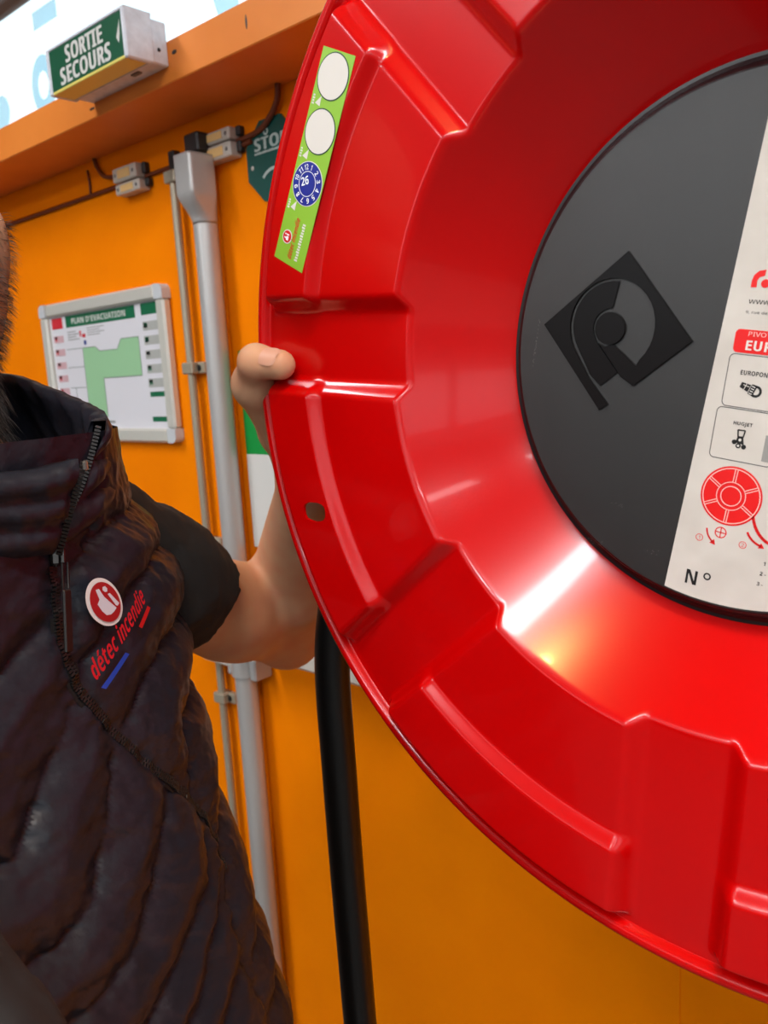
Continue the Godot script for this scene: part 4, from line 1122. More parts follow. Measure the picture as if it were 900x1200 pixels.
func seams_setup() -> void:
	WRINKLE = FastNoiseLite.new()
	WRINKLE.seed = 7; WRINKLE.frequency = 0.045; WRINKLE.fractal_octaves = 3
	seam(zip_curve(), 1)
	seam(PackedVector2Array([Vector2(0.445, 0.316), Vector2(0.33, 0.335), Vector2(0.26, 0.372), Vector2(0.262, 0.434), Vector2(0.28, 0.6)]), 1)
	# his left side
	seam(PackedVector2Array([Vector2(1.6, 0.03), Vector2(0.916, 0.042), Vector2(0.428, 0.048), Vector2(0.271, 0.056), Vector2(0.157, 0.066), Vector2(0.087, 0.078)]))
	seam(PackedVector2Array([Vector2(0.227, 0.028), Vector2(0.288, 0.038), Vector2(0.34, 0.048)]))
	seam(PackedVector2Array([Vector2(1.6, 0.07), Vector2(0.698, 0.08), Vector2(0.41, 0.092), Vector2(0.253, 0.106), Vector2(0.157, 0.12), Vector2(0.105, 0.126)]))
	seam(PackedVector2Array([Vector2(1.6, 0.125), Vector2(0.759, 0.132), Vector2(0.576, 0.138), Vector2(0.454, 0.144), Vector2(0.305, 0.16), Vector2(0.218, 0.172)]))
	seam(PackedVector2Array([Vector2(1.6, 0.175), Vector2(0.846, 0.184), Vector2(0.56, 0.198), Vector2(0.497, 0.222), Vector2(0.44, 0.245)]))
	seam(PackedVector2Array([Vector2(1.6, 0.26), Vector2(0.846, 0.27), Vector2(0.50, 0.30)]))
	seam(PackedVector2Array([Vector2(1.6, 0.37), Vector2(0.846, 0.375), Vector2(0.30, 0.385)]))
	# his right side
	seam(PackedVector2Array([Vector2(0.035, 0.094), Vector2(0.0, 0.1), Vector2(-0.044, 0.106), Vector2(-0.096, 0.112), Vector2(-0.175, 0.118), Vector2(-0.6, 0.118), Vector2(-1.5, 0.11)]))
	seam(PackedVector2Array([Vector2(0.087, 0.138), Vector2(0.026, 0.154), Vector2(-0.044, 0.172), Vector2(-0.096, 0.182), Vector2(-0.175, 0.198), Vector2(-0.227, 0.206), Vector2(-0.314, 0.204), Vector2(-0.384, 0.202), Vector2(-0.8, 0.2), Vector2(-1.5, 0.19)]))
	seam(PackedVector2Array([Vector2(0.148, 0.180), Vector2(0.07, 0.2), Vector2(0.0, 0.224), Vector2(-0.105, 0.25), Vector2(-0.183, 0.254), Vector2(-0.279, 0.258), Vector2(-0.375, 0.256), Vector2(-1.5, 0.25)]))
	seam(PackedVector2Array([Vector2(0.30, 0.228), Vector2(0.148, 0.25), Vector2(0.009, 0.274), Vector2(-0.07, 0.29), Vector2(-0.209, 0.294), Vector2(-0.332, 0.296), Vector2(-1.5, 0.30)]))
	seam(PackedVector2Array([Vector2(0.42, 0.268), Vector2(0.271, 0.304), Vector2(0.096, 0.312), Vector2(-0.044, 0.322), Vector2(-0.183, 0.33), Vector2(-1.5, 0.35)]))
	seam(PackedVector2Array([Vector2(0.35, 0.318), Vector2(0.175, 0.332), Vector2(0.096, 0.340), Vector2(0.009, 0.348), Vector2(-0.087, 0.356), Vector2(-1.5, 0.40)]))
	seam(PackedVector2Array([Vector2(0.26, 0.37), Vector2(0.07, 0.376), Vector2(0.0, 0.382), Vector2(-1.5, 0.44)]))
	for k in 5:
		var t := 0.06 + 0.075 * k
		seam(PackedVector2Array([Vector2(1.6, t), Vector2(3.3, t)])); seam(PackedVector2Array([Vector2(-1.5, t), Vector2(-3.3, t)]))
	for k in 3: seam(PackedVector2Array([Vector2(-3.3, 0.43 + k * 0.06), Vector2(3.3, 0.43 + k * 0.06)]))

func teeth(mb: MB, path: PackedVector3Array, ups: PackedVector3Array, step: float, both: bool) -> void:
	# zip teeth along a path; ups point out of the cloth
	var i := 0; var carry := 0.0; var side := 1.0
	for k in path.size() - 1:
		var a := path[k]; var b := path[k + 1]
		var len_ := a.distance_to(b)
		while carry < len_:
			var p := a.lerp(b, carry / len_)
			var d := (b - a).normalized()
			var u := (ups[k] - d * ups[k].dot(d)).normalized()
			var w := d.cross(u)
			mb.box(p + u * 0.0006 + w * (side * 0.0013 if both else 0.0), Vector3(0.0014, 0.0018, 0.0034), 0.0, Basis(d, u, w))
			side = -side
			carry += step
		carry -= len_

func person() -> void:
	seams_setup()
	var t := thing("person", "man in black quilted vest and T-shirt, left hand gripping the red rim", "person", Vector3(-0.52, 0.0, 0.70))
	var off := t.position
	# ---- joints
	var shl := Vector3(-0.5835, 1.4365, 0.5385); var ell_ := Vector3(-0.665, 1.328, 0.329)
	var wrl := Vector3(-0.501, 1.519, 0.427)
	var shr := Vector3(-0.497, 1.472, 0.862); var elr := Vector3(-0.240, 1.306, 0.815); var wrr := Vector3(-0.12, 1.330, 1.02)
	var hipc := Vector3(-0.50, 0.93, 0.685)
	var hl := Vector3(-0.06, 0, -0.075); var fw := Vector3(0.78, 0, -0.62)
	var hd := Vector3(-0.580, 1.698, 0.721)
	var yaw := deg_to_rad(64.0)
	var hb := Basis(Vector3(cos(yaw), 0, -sin(yaw)), Vector3.UP, Vector3(sin(yaw), 0, cos(yaw)))
	hb = hb * Basis(Vector3.BACK, -0.035)
	var H := func(x: float, y: float, z: float) -> Vector3: return hd + hb * Vector3(x, y, z)
	# ---- skin
	var f := Field.new()
	f.cap(Vector3(-0.55, 1.45, 0.70), Vector3(-0.55, 1.30, 0.70), 0.085, 0.10, 0.05)
	f.cap(Vector3(-0.54, 1.25, 0.695), hipc + Vector3(0, 0.06, 0), 0.10, 0.10, 0.05)
	f.cap(Vector3(-0.555, 1.49, 0.70), H.call(0, -0.03, -0.02), 0.056, 0.056, 0.03)
	f.cap(Vector3(-0.56, 1.49, 0.63), shl, 0.05, 0.046, 0.04)
	f.cap(Vector3(-0.53, 1.49, 0.78), shr, 0.05, 0.046, 0.04)
	# left arm: biceps, elbow, forearm
	f.cap(shl, shl.lerp(ell_, 0.55), 0.044, 0.0435, 0.02)
	f.cap(shl.lerp(ell_, 0.5), ell_, 0.0435, 0.038, 0.02)
	f.cap(ell_ + Vector3(-0.004, -0.012, -0.006), ell_, 0.030, 0.036, 0.02)
	f.cap(ell_, ell_.lerp(wrl, 0.35), 0.038, 0.044, 0.012)
	f.cap(ell_.lerp(wrl, 0.35), wrl, 0.044, 0.026, 0.012)
	f.cap(wrl, Vector3(-0.484, 1.556, 0.454), 0.026, 0.027, 0.02)
	# left hand: palm, thumb over the rim, four fingers behind the flange
	f.cap(Vector3(-0.4840, 1.553, 0.450), Vector3(-0.4700, 1.600, 0.468), 0.022, 0.014, 0.02)
	f.cap(Vector3(-0.4910, 1.548, 0.440), Vector3(-0.4780, 1.588, 0.455), 0.020, 0.014, 0.02)
	f.cap(Vector3(-0.4960, 1.545, 0.432), Vector3(-0.4840, 1.572, 0.442), 0.020, 0.013, 0.02)
	f.cap(Vector3(-0.4980, 1.538, 0.428), Vector3(-0.4900, 1.554, 0.430), 0.019, 0.012, 0.02)
	var th0 := Vector3(-0.4815, 1.560, 0.474); var th1 := Vector3(-0.4675, 1.594, 0.508); var th2 := Vector3(-0.4480, 1.6095, 0.5225); var th3 := Vector3(-0.4255, 1.6065, 0.5205)
	f.cap(th0, th1, 0.0185, 0.0135, 0.014)
	f.cap(th1, th2, 0.0130, 0.0118, 0.008)
	f.cap(th2, th3, 0.0116, 0.0102, 0.006)
	f.cap(Vector3(-0.4780, 1.575, 0.462), th1, 0.013, 0.010, 0.02)
	for fg in [[Vector3(-0.4700, 1.606, 0.466), Vector3(-0.4360, 1.618, 0.472), Vector3(-0.4120, 1.615, 0.481), Vector3(-0.3950, 1.610, 0.488), 0.0102], [Vector3(-0.4750, 1.590, 0.453), Vector3(-0.4340, 1.598, 0.460), Vector3(-0.4080, 1.596, 0.473), Vector3(-0.3900, 1.592, 0.486), 0.0105], [Vector3(-0.4810, 1.573, 0.441), Vector3(-0.4400, 1.577, 0.449), Vector3(-0.4160, 1.575, 0.464), Vector3(-0.4000, 1.571, 0.482), 0.0098], [Vector3(-0.4870, 1.555, 0.430), Vector3(-0.4540, 1.557, 0.437), Vector3(-0.4350, 1.555, 0.452), Vector3(-0.4230, 1.551, 0.469), 0.0086]]:
		f.cap(fg[0], fg[1], fg[4] + 0.001, fg[4], 0.006); f.cap(fg[1], fg[2], fg[4], fg[4] - 0.001, 0.003); f.cap(fg[2], fg[3], fg[4] - 0.001, fg[4] - 0.002, 0.003)
	# right arm, held forward and low
	f.cap(shr, elr, 0.046, 0.038, 0.02)
	f.cap(elr, elr.lerp(wrr, 0.35), 0.038, 0.042, 0.012)
	f.cap(elr.lerp(wrr, 0.35), wrr, 0.042, 0.027, 0.012)
	var rd := (wrr - elr).normalized(); var rs := Vector3.UP.cross(rd).normalized()
	f.cap(wrr, wrr + rd * 0.075, 0.027, 0.026, 0.02)
	f.cap(wrr + rd * 0.03 + rs * 0.018, wrr + rd * 0.08 + rs * 0.022, 0.018, 0.016, 0.02); f.cap(wrr + rd * 0.03 - rs * 0.018, wrr + rd * 0.08 - rs * 0.022, 0.018, 0.016, 0.02)
	for k in 4:
		var b0 := wrr + rd * (0.092 - 0.003 * absf(k - 1.3)) + rs * (k - 1.5) * 0.020
		var b1 := b0 + rd * 0.036 + Vector3(0, -0.008, 0); var b2 := b1 + rd * 0.014 + Vector3(0, -0.026, 0)
		f.cap(b0, b1, 0.0100, 0.0090, 0.005); f.cap(b1, b2, 0.0090, 0.0080, 0.003)
	f.cap(wrr + rd * 0.03 + rs * 0.024, wrr + rd * 0.06 + rs * 0.052, 0.014, 0.011, 0.012); f.cap(wrr + rd * 0.06 + rs * 0.052, wrr + rd * 0.095 + rs * 0.056, 0.011, 0.009, 0.004)
	# legs down to the ankles
	for s: float in [-1.0, 1.0]:
		var hip := hipc + hl * s
		var knee := hip + Vector3(0.01, -0.44, 0) + hl * s * 0.25
		var ank := knee + Vector3(-0.03, -0.40, 0) + hl * s * 0.2
		f.cap(hip, knee, 0.082, 0.055, 0.03); f.cap(knee, ank, 0.052, 0.038, 0.03); f.cap(ank, ank + fw * 0.12 + Vector3(0, -0.045, 0), 0.036, 0.030, 0.03)
	# head
	f.ell(H.call(0, 0.055, -0.012), Vector3(0.081, 0.105, 0.098), hb, 0.03)
	f.ell(H.call(0, -0.030, 0.030), Vector3(0.073, 0.085, 0.067), hb, 0.03)
	f.cap(H.call(-0.014, -0.095, 0.066), H.call(0.014, -0.095, 0.066), 0.026, 0.026, 0.03)
	for s: float in [-1.0, 1.0]:
		f.cap(H.call(s * 0.061, -0.040, 0.0), H.call(s * 0.038, -0.096, 0.048), 0.022, 0.022, 0.03)
		f.ell(H.call(s * 0.044, -0.012, 0.058), Vector3(0.024, 0.022, 0.022), hb, 0.02)
		f.ell(H.call(s * 0.034, 0.010, 0.101), Vector3(0.019, 0.013, 0.016), hb, 0.014, true)
		f.ell(H.call(s * 0.034, 0.010, 0.077), Vector3(0.0125, 0.0115, 0.0115), hb, 0.006)
		f.cap(H.call(s * 0.023, 0.0198, 0.0860), H.call(s * 0.046, 0.0188, 0.0790), 0.0058, 0.0052, 0.005)
		f.cap(H.call(s * 0.023, 0.0008, 0.0858), H.call(s * 0.045, 0.0006, 0.0790), 0.0048, 0.0044, 0.005)
		f.cap(H.call(s * 0.014, 0.030, 0.090), H.call(s * 0.052, 0.030, 0.074), 0.008, 0.007, 0.012)
		f.ell(H.call(s * 0.079, -0.005, -0.012), Vector3(0.010, 0.031, 0.019), hb * Basis(Vector3.UP, s * 0.35), 0.008)
		f.cap(H.call(s * 0.013, -0.030, 0.098), H.call(s * 0.011, -0.028, 0.104), 0.008, 0.007, 0.006)
	f.cap(H.call(0, 0.018, 0.091), H.call(0, -0.022, 0.112), 0.008, 0.011, 0.012)
	f.cap(H.call(-0.020, -0.054, 0.087), H.call(0.020, -0.054, 0.087), 0.0070, 0.0070, 0.008)
	f.cap(H.call(-0.017, -0.064, 0.086), H.call(0.017, -0.064, 0.086), 0.0075, 0.0075, 0.006)
	var out := new_out()
	var hand := AABB(Vector3(-0.555, 1.515, 0.405), Vector3(0.175, 0.125, 0.145))
	var arm := AABB(Vector3(-0.735, 1.27, 0.27), Vector3(0.28, 0.30, 0.30))
	var head := AABB(Vector3(-0.70, 1.535, 0.57), Vector3(0.29, 0.29, 0.27))
	var hand2 := AABB(Vector3(-0.17, 1.26, 1.0), Vector3(0.19, 0.12, 0.20))
	nets(f, hand, 0.0028, [], out)
	nets(f, head, 0.004, [hand], out)
	nets(f, hand2, 0.0035, [hand, head], out)
	nets(f, arm, 0.005, [hand, head, hand2], out)
	nets(f, AABB(Vector3(-0.78, 0.0, 0.24), Vector3(0.82, 1.84, 0.92)), 0.012, [hand, head, hand2, arm], out)
	var cols := PackedColorArray()
	var vs: PackedVector3Array = out.v
	var nzs := FastNoiseLite.new(); nzs.seed = 3; nzs.frequency = 30.0; nzs.fractal_octaves = 3
	var base := Color(0.80, 0.625, 0.49).srgb_to_linear(); var warm := Color(0.79, 0.565, 0.44).srgb_to_linear(); var stub := Color(0.22, 0.19, 0.18).srgb_to_linear(); var nail := Color(0.86, 0.66, 0.57).srgb_to_linear(); var lip := Color(0.66, 0.38, 0.34).srgb_to_linear()
	for p in vs:
		var c := base.lerp(warm, clampf(0.5 + nzs.get_noise_3dv(p) * 1.1, 0.0, 1.0))
		if head.has_point(p) and p.y > 1.54:
			var l := hb.transposed() * (p - hd)
			c = c.lerp(stub, beard_here(l) * 0.5)
			if absf(l.x) < 0.020 and absf(l.y + 0.059) < 0.0075 and l.z > 0.0915: c = lip
		cols.append(c)
	var skin := textured(mat(Color.WHITE, 0.52, 0.0, 0.4), null, bump_tex(0.06, 1.5, 41, 512, 3), 26.0, 0.22)
	skin.vertex_color_use_as_albedo = true
	skin.subsurf_scatter_enabled = true; skin.subsurf_scatter_strength = 0.06
	var body := put("body", net_mesh(out, cols), skin, t, off)
	# thumb nail
	var np := PackedVector3Array()
	var td := (th3 - th2).normalized()
	var nu := (Vector3(0.15, 0.62, 0.75) - td * td.dot(Vector3(0.15, 0.62, 0.75))).normalized()
	var nw := td.cross(nu)
	for j in 9:
		var v := j / 8.0
		for i in 9:
			var u := i / 8.0 * 2.0 - 1.0
			var wide := 0.0074 * (0.86 + 0.14 * sin(v * PI)) * (1.0 - 0.35 * pow(maxf(v - 0.75, 0.0) * 4.0, 2.0))
			var a := u * 0.82
			np.append(th2.lerp(th3, 0.58) + td * (v * 0.0140 - 0.001) + nw * (sin(a) / sin(0.82) * wide) + nu * (0.0098 * cos(a * 0.85) + 0.0012 - 0.0008 * v))
	var nm := mat(Color(0.80, 0.60, 0.51), 0.32, 0.0, 0.5)
	put("thumb_nail", grid_mesh(np, 9, 9, false, false), nm, body)
	eyes(body, H, hb)
	beard(t, off, out, head, hd, hb)
	vest(t, off)
	shirt(t, off, shl, ell_, shr, elr)
	trousers(t, off, hipc, hl, fw)

func beard_here(l: Vector3) -> float:
	# where hair grows on the face: cheeks, jaw, chin, upper lip, sideburns
	var m := smoothstep(-0.012, -0.036, l.y - maxf(0.0, (0.045 - l.z) * 0.9))
	if l.z < -0.035: m *= 0.0
	m *= smoothstep(0.022, 0.0, l.y)
	m *= smoothstep(-0.135, -0.120, l.y)
	if l.z > 0.085 and absf(l.x) < 0.019 and absf(l.y + 0.059) < 0.012: m *= 0.1
	if l.z > 0.085 and l.y > -0.040: m = 0.0
	return clampf(m, 0.0, 1.0)

func eyes(body: Node, H, hb: Basis) -> void:
	for s: float in [-1.0, 1.0]:
		var c: Vector3 = H.call(s * 0.034, 0.010, 0.0762)
		var mb := MB.new(); mb.ball(c, Vector3.ONE * 0.0124, 14)
		var e := put("eye", mb, mat(Color(0.86, 0.84, 0.81), 0.2), body)
		mb = MB.new(); mb.ball(c + hb * Vector3(0, 0, 0.0096), Vector3(0.0052, 0.0052, 0.0032), 10, hb)
		put("iris", mb, mat(Color(0.14, 0.09, 0.06), 0.15), e)

func beard(t: Node, off: Vector3, out: Dictionary, head: AABB, hd: Vector3, hb: Basis) -> void:
	# short tapered hairs on the face, longer under the chin, a thin fuzz on the shaved head
	var rng := RandomNumberGenerator.new(); rng.seed = 77
	var vs: PackedVector3Array = out.v; var ns: PackedVector3Array = out.n
	var dark := MB.new(); var grey := MB.new(); var brow := MB.new()
	var cand := []
	for i in vs.size():
		if not head.has_point(vs[i]): continue
		var l := hb.transposed() * (vs[i] - hd)
		var b := beard_here(l)
		if b > 0.25: cand.append([i, 0, b])
		elif l.y > 0.02 and l.z < 0.05: cand.append([i, 1, 0.3])
		if absf(l.y - 0.033) < 0.006 and absf(absf(l.x) - 0.033) < 0.022 and l.z > 0.06: cand.append([i, 2, 1.0])
	for c in cand:
		var n := ns[c[0]]; var p0 := vs[c[0]]
		var l := hb.transposed() * (p0 - hd)
		var many: int = [2, 1, 5][c[1]]
		for k in many:
			if c[1] == 1 and rng.randf() > 0.10: continue
			var tang := Vector3(rng.randf_range(-1, 1), rng.randf_range(-1, 1), rng.randf_range(-1, 1)) * 0.8
			var p := p0 + (tang - n * tang.dot(n)) * 0.0035
			var len_ := rng.randf_range(0.004, 0.009)
			var d := (n * 0.9 + Vector3(0, -0.5, 0) + tang * 0.45).normalized()
			if l.y < -0.085: len_ = rng.randf_range(0.010, 0.024); d = (n * 0.5 + Vector3(0, -1.0, 0) + tang * 0.4).normalized()
			if c[1] == 1: len_ = rng.randf_range(0.001, 0.0026); d = (n + tang * 0.5).normalized()
			if c[1] == 2: len_ = 0.007; d = (n * 0.35 + hb.x * signf(l.x) + tang * 0.3).normalized()
			var w := d.cross(Vector3(rng.randf_range(-1, 1), rng.randf_range(-1, 1), rng.randf_range(-1, 1))).normalized() * (0.00011 if c[1] == 0 else 0.00008)
			var bend := p + d * len_ * 0.55
			var tip := p + d * len_ + Vector3(0, -0.18, 0) * len_
			var mb: MB = brow if c[1] == 2 else (grey if rng.randf() < 0.4 else dark)
			var w2 := w.cross(d).normalized() * w.length()
			for q: Vector3 in [w, w2]:
				var m := q.cross(d).normalized()
				mb.tri(p - n * 0.001 - q, p - n * 0.001 + q, bend + q, m, m, m); mb.tri(p - n * 0.001 - q, bend + q, bend - q, m, m, m)
				mb.tri(bend - q, bend + q, tip, m, m, m)
	var hm := mat(Color(0.13, 0.10, 0.09), 0.5)
	tag(put("beard", dark, hm, t, off), "dark short beard hairs", "", "", "stuff")
	tag(put("beard", grey, mat(Color(0.42, 0.38, 0.36), 0.45), t, off), "grey hairs in the beard", "", "", "stuff")
	tag(put("eyebrow", brow, hm, t, off), "", "", "", "stuff")

func vest(t: Node, off: Vector3) -> void:
	var nylon := textured(mat(Color(0.118, 0.124, 0.158), 0.37, 0.0, 0.42), null, bump_tex(0.012, 8.0, 51, 512, 5), 9.0, 0.45)
	# columns close together in front, wider apart at the back
	var ths := PackedFloat32Array()
	var a := -PI
	while a < PI - 0.001:
		ths.append(a)
		a += 0.0105 if a > -0.9 and a < 1.35 else 0.06
	var nu := ths.size()
	var rows := 300
	var pts := PackedVector3Array(); pts.resize(nu * rows)
	for j in rows:
		var tt := -0.012 + 0.60 * j / (rows - 1)
		var q := section(tt)
		for i in nu:
			var h := puff(ths[i], tt) + 0.001
			h *= smoothstep(0.588, 0.575, tt) * 0.8 + 0.2
			pts[j * nu + i] = on_section(q, ths[i], h)
	var v := put("vest", grid_mesh(pts, nu, rows, true, true), nylon, t, off)
	collar(v, nylon)
	# zip: teeth and tapes down the front, a slider with its long pull
	var tmat := mat(Color(0.10, 0.095, 0.095), 0.45)
	var mb := MB.new()
	var zp := PackedVector3Array(); var ups := PackedVector3Array()
	var zc := zip_curve()
	for i in 101:
		var u := i / 100.0 * (zc.size() - 1)
		var k := mini(int(u), zc.size() - 2)
		var w := zc[k].cubic_interpolate(zc[k + 1], zc[maxi(k - 1, 0)], zc[mini(k + 2, zc.size() - 1)], u - k)
		zp.append(vest_pt(w.x, w.y, 0.0008))
		ups.append((vest_pt(w.x, w.y, 0.02) - vest_pt(w.x, w.y, 0.0)).normalized())
	teeth(mb, zp, ups, 0.0011, true)
	tag(put("zipper", mb, tmat, v), "closed zip teeth down the front")
	mb = MB.new()
	for i in zp.size() - 1:
		var d := (zp[i + 1] - zp[i]).normalized(); var w := d.cross(ups[i]).normalized() * 0.0055
		var u := ups[i] * -0.0004
		mb.tri(zp[i] - w + u, zp[i] + w + u, zp[i + 1] + w + u, ups[i], ups[i], ups[i + 1]); mb.tri(zp[i] - w + u, zp[i + 1] + w + u, zp[i + 1] - w + u, ups[i], ups[i + 1], ups[i + 1])
	put("zip_tape", mb, mat(Color(0.09, 0.085, 0.09), 0.7), v)
	mb = MB.new()
	var s0 := zp[3] + ups[3] * 0.003; var sd := (zp[14] - zp[3]).normalized(); var sb := Basis(sd.cross(ups[3]).normalized(), -sd, ups[3]).orthonormalized()
	mb.box(s0, Vector3(0.0085, 0.013, 0.006), 0.002, sb)
	mb.box(s0 + ups[3] * 0.004, Vector3(0.003, 0.010, 0.003), 0.001, sb)
	var chrome := mat(Color(0.30, 0.28, 0.27), 0.25, 0.8)
	put("zip_slider", mb, chrome, v)
	mb = MB.new()
	var p0 := s0 + ups[3] * 0.0055 + sd * 0.004
	mb.tube(PackedVector3Array([p0 - sb.x * 0.002, p0 + sd * 0.015 - sb.x * 0.0022, p0 + sd * 0.015 + sb.x * 0.0022, p0 + sb.x * 0.002]), PackedFloat32Array([0.0008]), 8)
	mb.box(p0 + sd * 0.0335 + ups[3] * 0.0005, Vector3(0.0062, 0.036, 0.0022), 0.0008, sb)
	put("zip_pull", mb, mat(Color(0.09, 0.075, 0.07), 0.4), v)
	# badge and stitched lettering on his left breast: e is a frame over the cloth in units of about half a millimetre
	var place := func(e: Vector2) -> Vector3:
		var w := Vector2(0.190 + 0.00414 * e.x + -0.00131 * e.y, 0.0885 + 0.000205 * e.x + 0.000500 * e.y)
		return on_section(section(w.y), w.x, maxf(puff(w.x, w.y) + 0.0022, 0.0150))
	var ring := MB.new(); var red := MB.new(); var wht := MB.new()
	badge_disc(ring, place, 1.0, 0.0); badge_disc(red, place, 0.83, 0.0006)
	var shape := func(m: MB, poly: PackedVector2Array) -> void:
		var ids := Geometry2D.triangulate_polygon(poly)
		var lift := Vector3(0.0009, 0.0002, 0.0005)
		for i in range(0, ids.size(), 3):
			m.ftri((place.call(poly[ids[i]]) as Vector3) + lift, (place.call(poly[ids[i + 1]]) as Vector3) + lift, (place.call(poly[ids[i + 2]]) as Vector3) + lift, TORSO_AXIS(place.call(poly[ids[i]])))
	# crop coordinates of the badge drawing, centred on (228, 290), 8.57 to the unit
	var cr := func(list: Array) -> PackedVector2Array:
		var q := PackedVector2Array()
		for e in list: q.append((Vector2(e[0], e[1]) - Vector2(228, 290)) / 8.57)
		return q
	shape.call(wht, cr.call([[140, 175], [165, 165], [215, 240], [330, 350], [312, 385], [290, 410], [255, 415], [215, 375], [172, 310], [180, 265]]))
	shape.call(wht, cr.call([[240, 215], [258, 205], [350, 305], [338, 330], [322, 325]]))
	shape.call(wht, cr.call([[192, 148], [212, 138], [232, 160], [236, 190], [218, 196], [196, 178]]))
	put("badge_rim", ring, mat(Color(0.85, 0.84, 0.84), 0.7), v)
	put("badge_field", red, mat(Color(0.62, 0.03, 0.07), 0.7), v)
	put("badge_mark", wht, mat(Color(0.80, 0.80, 0.85), 0.7), v)
	var thread := mat(Color(0.80, 0.05, 0.13), 0.6)
	mb = MB.new()
	# a runs along the line of writing, from (131.5, 788) to (172, 706) in the photograph's proportions
	var along := Vector2(40.5, -82.0) / 91.5; var across := Vector2(-9.5, -22.0) / 24.0
	var line := func(q: Vector2) -> Vector3: return place.call(Vector2(4.5, 85.0) + along * q.x + across * q.y)
	text(mb, "détec incendie", Vector2(0, 0), 93.0, 24.0, 0.0, Transform3D.IDENTITY, 0.0, true, line)
	put("lettering", mb, thread, v)
	for bar in [[Vector2(11.5, 94.0), Vector2(29.0, 60.0), Color(0.08, 0.26, 0.70)], [Vector2(40.7, 32.0), Vector2(50.6, 8.0), Color(0.78, 0.06, 0.09)]]:
		mb = MB.new()
		var q0: Vector2 = bar[0]; var q1: Vector2 = bar[1]
		var wd := Vector2(2.2, 1.3)
		for i in 10:
			var e0 := q0.lerp(q1, i / 10.0); var e1 := q0.lerp(q1, (i + 1) / 10.0)
			mb.ftri(place.call(e0 - wd), place.call(e0 + wd), place.call(e1 + wd), TORSO_AXIS(place.call(e0))); mb.ftri(place.call(e0 - wd), place.call(e1 + wd), place.call(e1 - wd), TORSO_AXIS(place.call(e0)))
		put("stitched_bar", mb, mat(bar[2], 0.6), v)

func badge_disc(mb: MB, place, k: float, lift: float) -> void:
	var e := func(a: float, r: float) -> Vector3:
		# ellipse leaning like the badge: long axis from upper left to lower right
		var u := Vector2(11.5, 26.0) * cos(a) * r * k + Vector2(14.5, -6.3) * sin(a) * r * k
		var p: Vector3 = place.call(u)
		return p + (p - TORSO_AXIS(p)).normalized() * lift
	for j in 4:
		for i in 40:
			var a := TAU * i / 40.0; var b := TAU * (i + 1) / 40.0
			var p: Vector3 = e.call(a, j / 4.0); var q: Vector3 = e.call(b, j / 4.0); var r: Vector3 = e.call(b, (j + 1) / 4.0); var s: Vector3 = e.call(a, (j + 1) / 4.0)
			if j > 0: mb.ftri(p, q, r, TORSO_AXIS(p))
			mb.ftri(p, r, s, TORSO_AXIS(p))

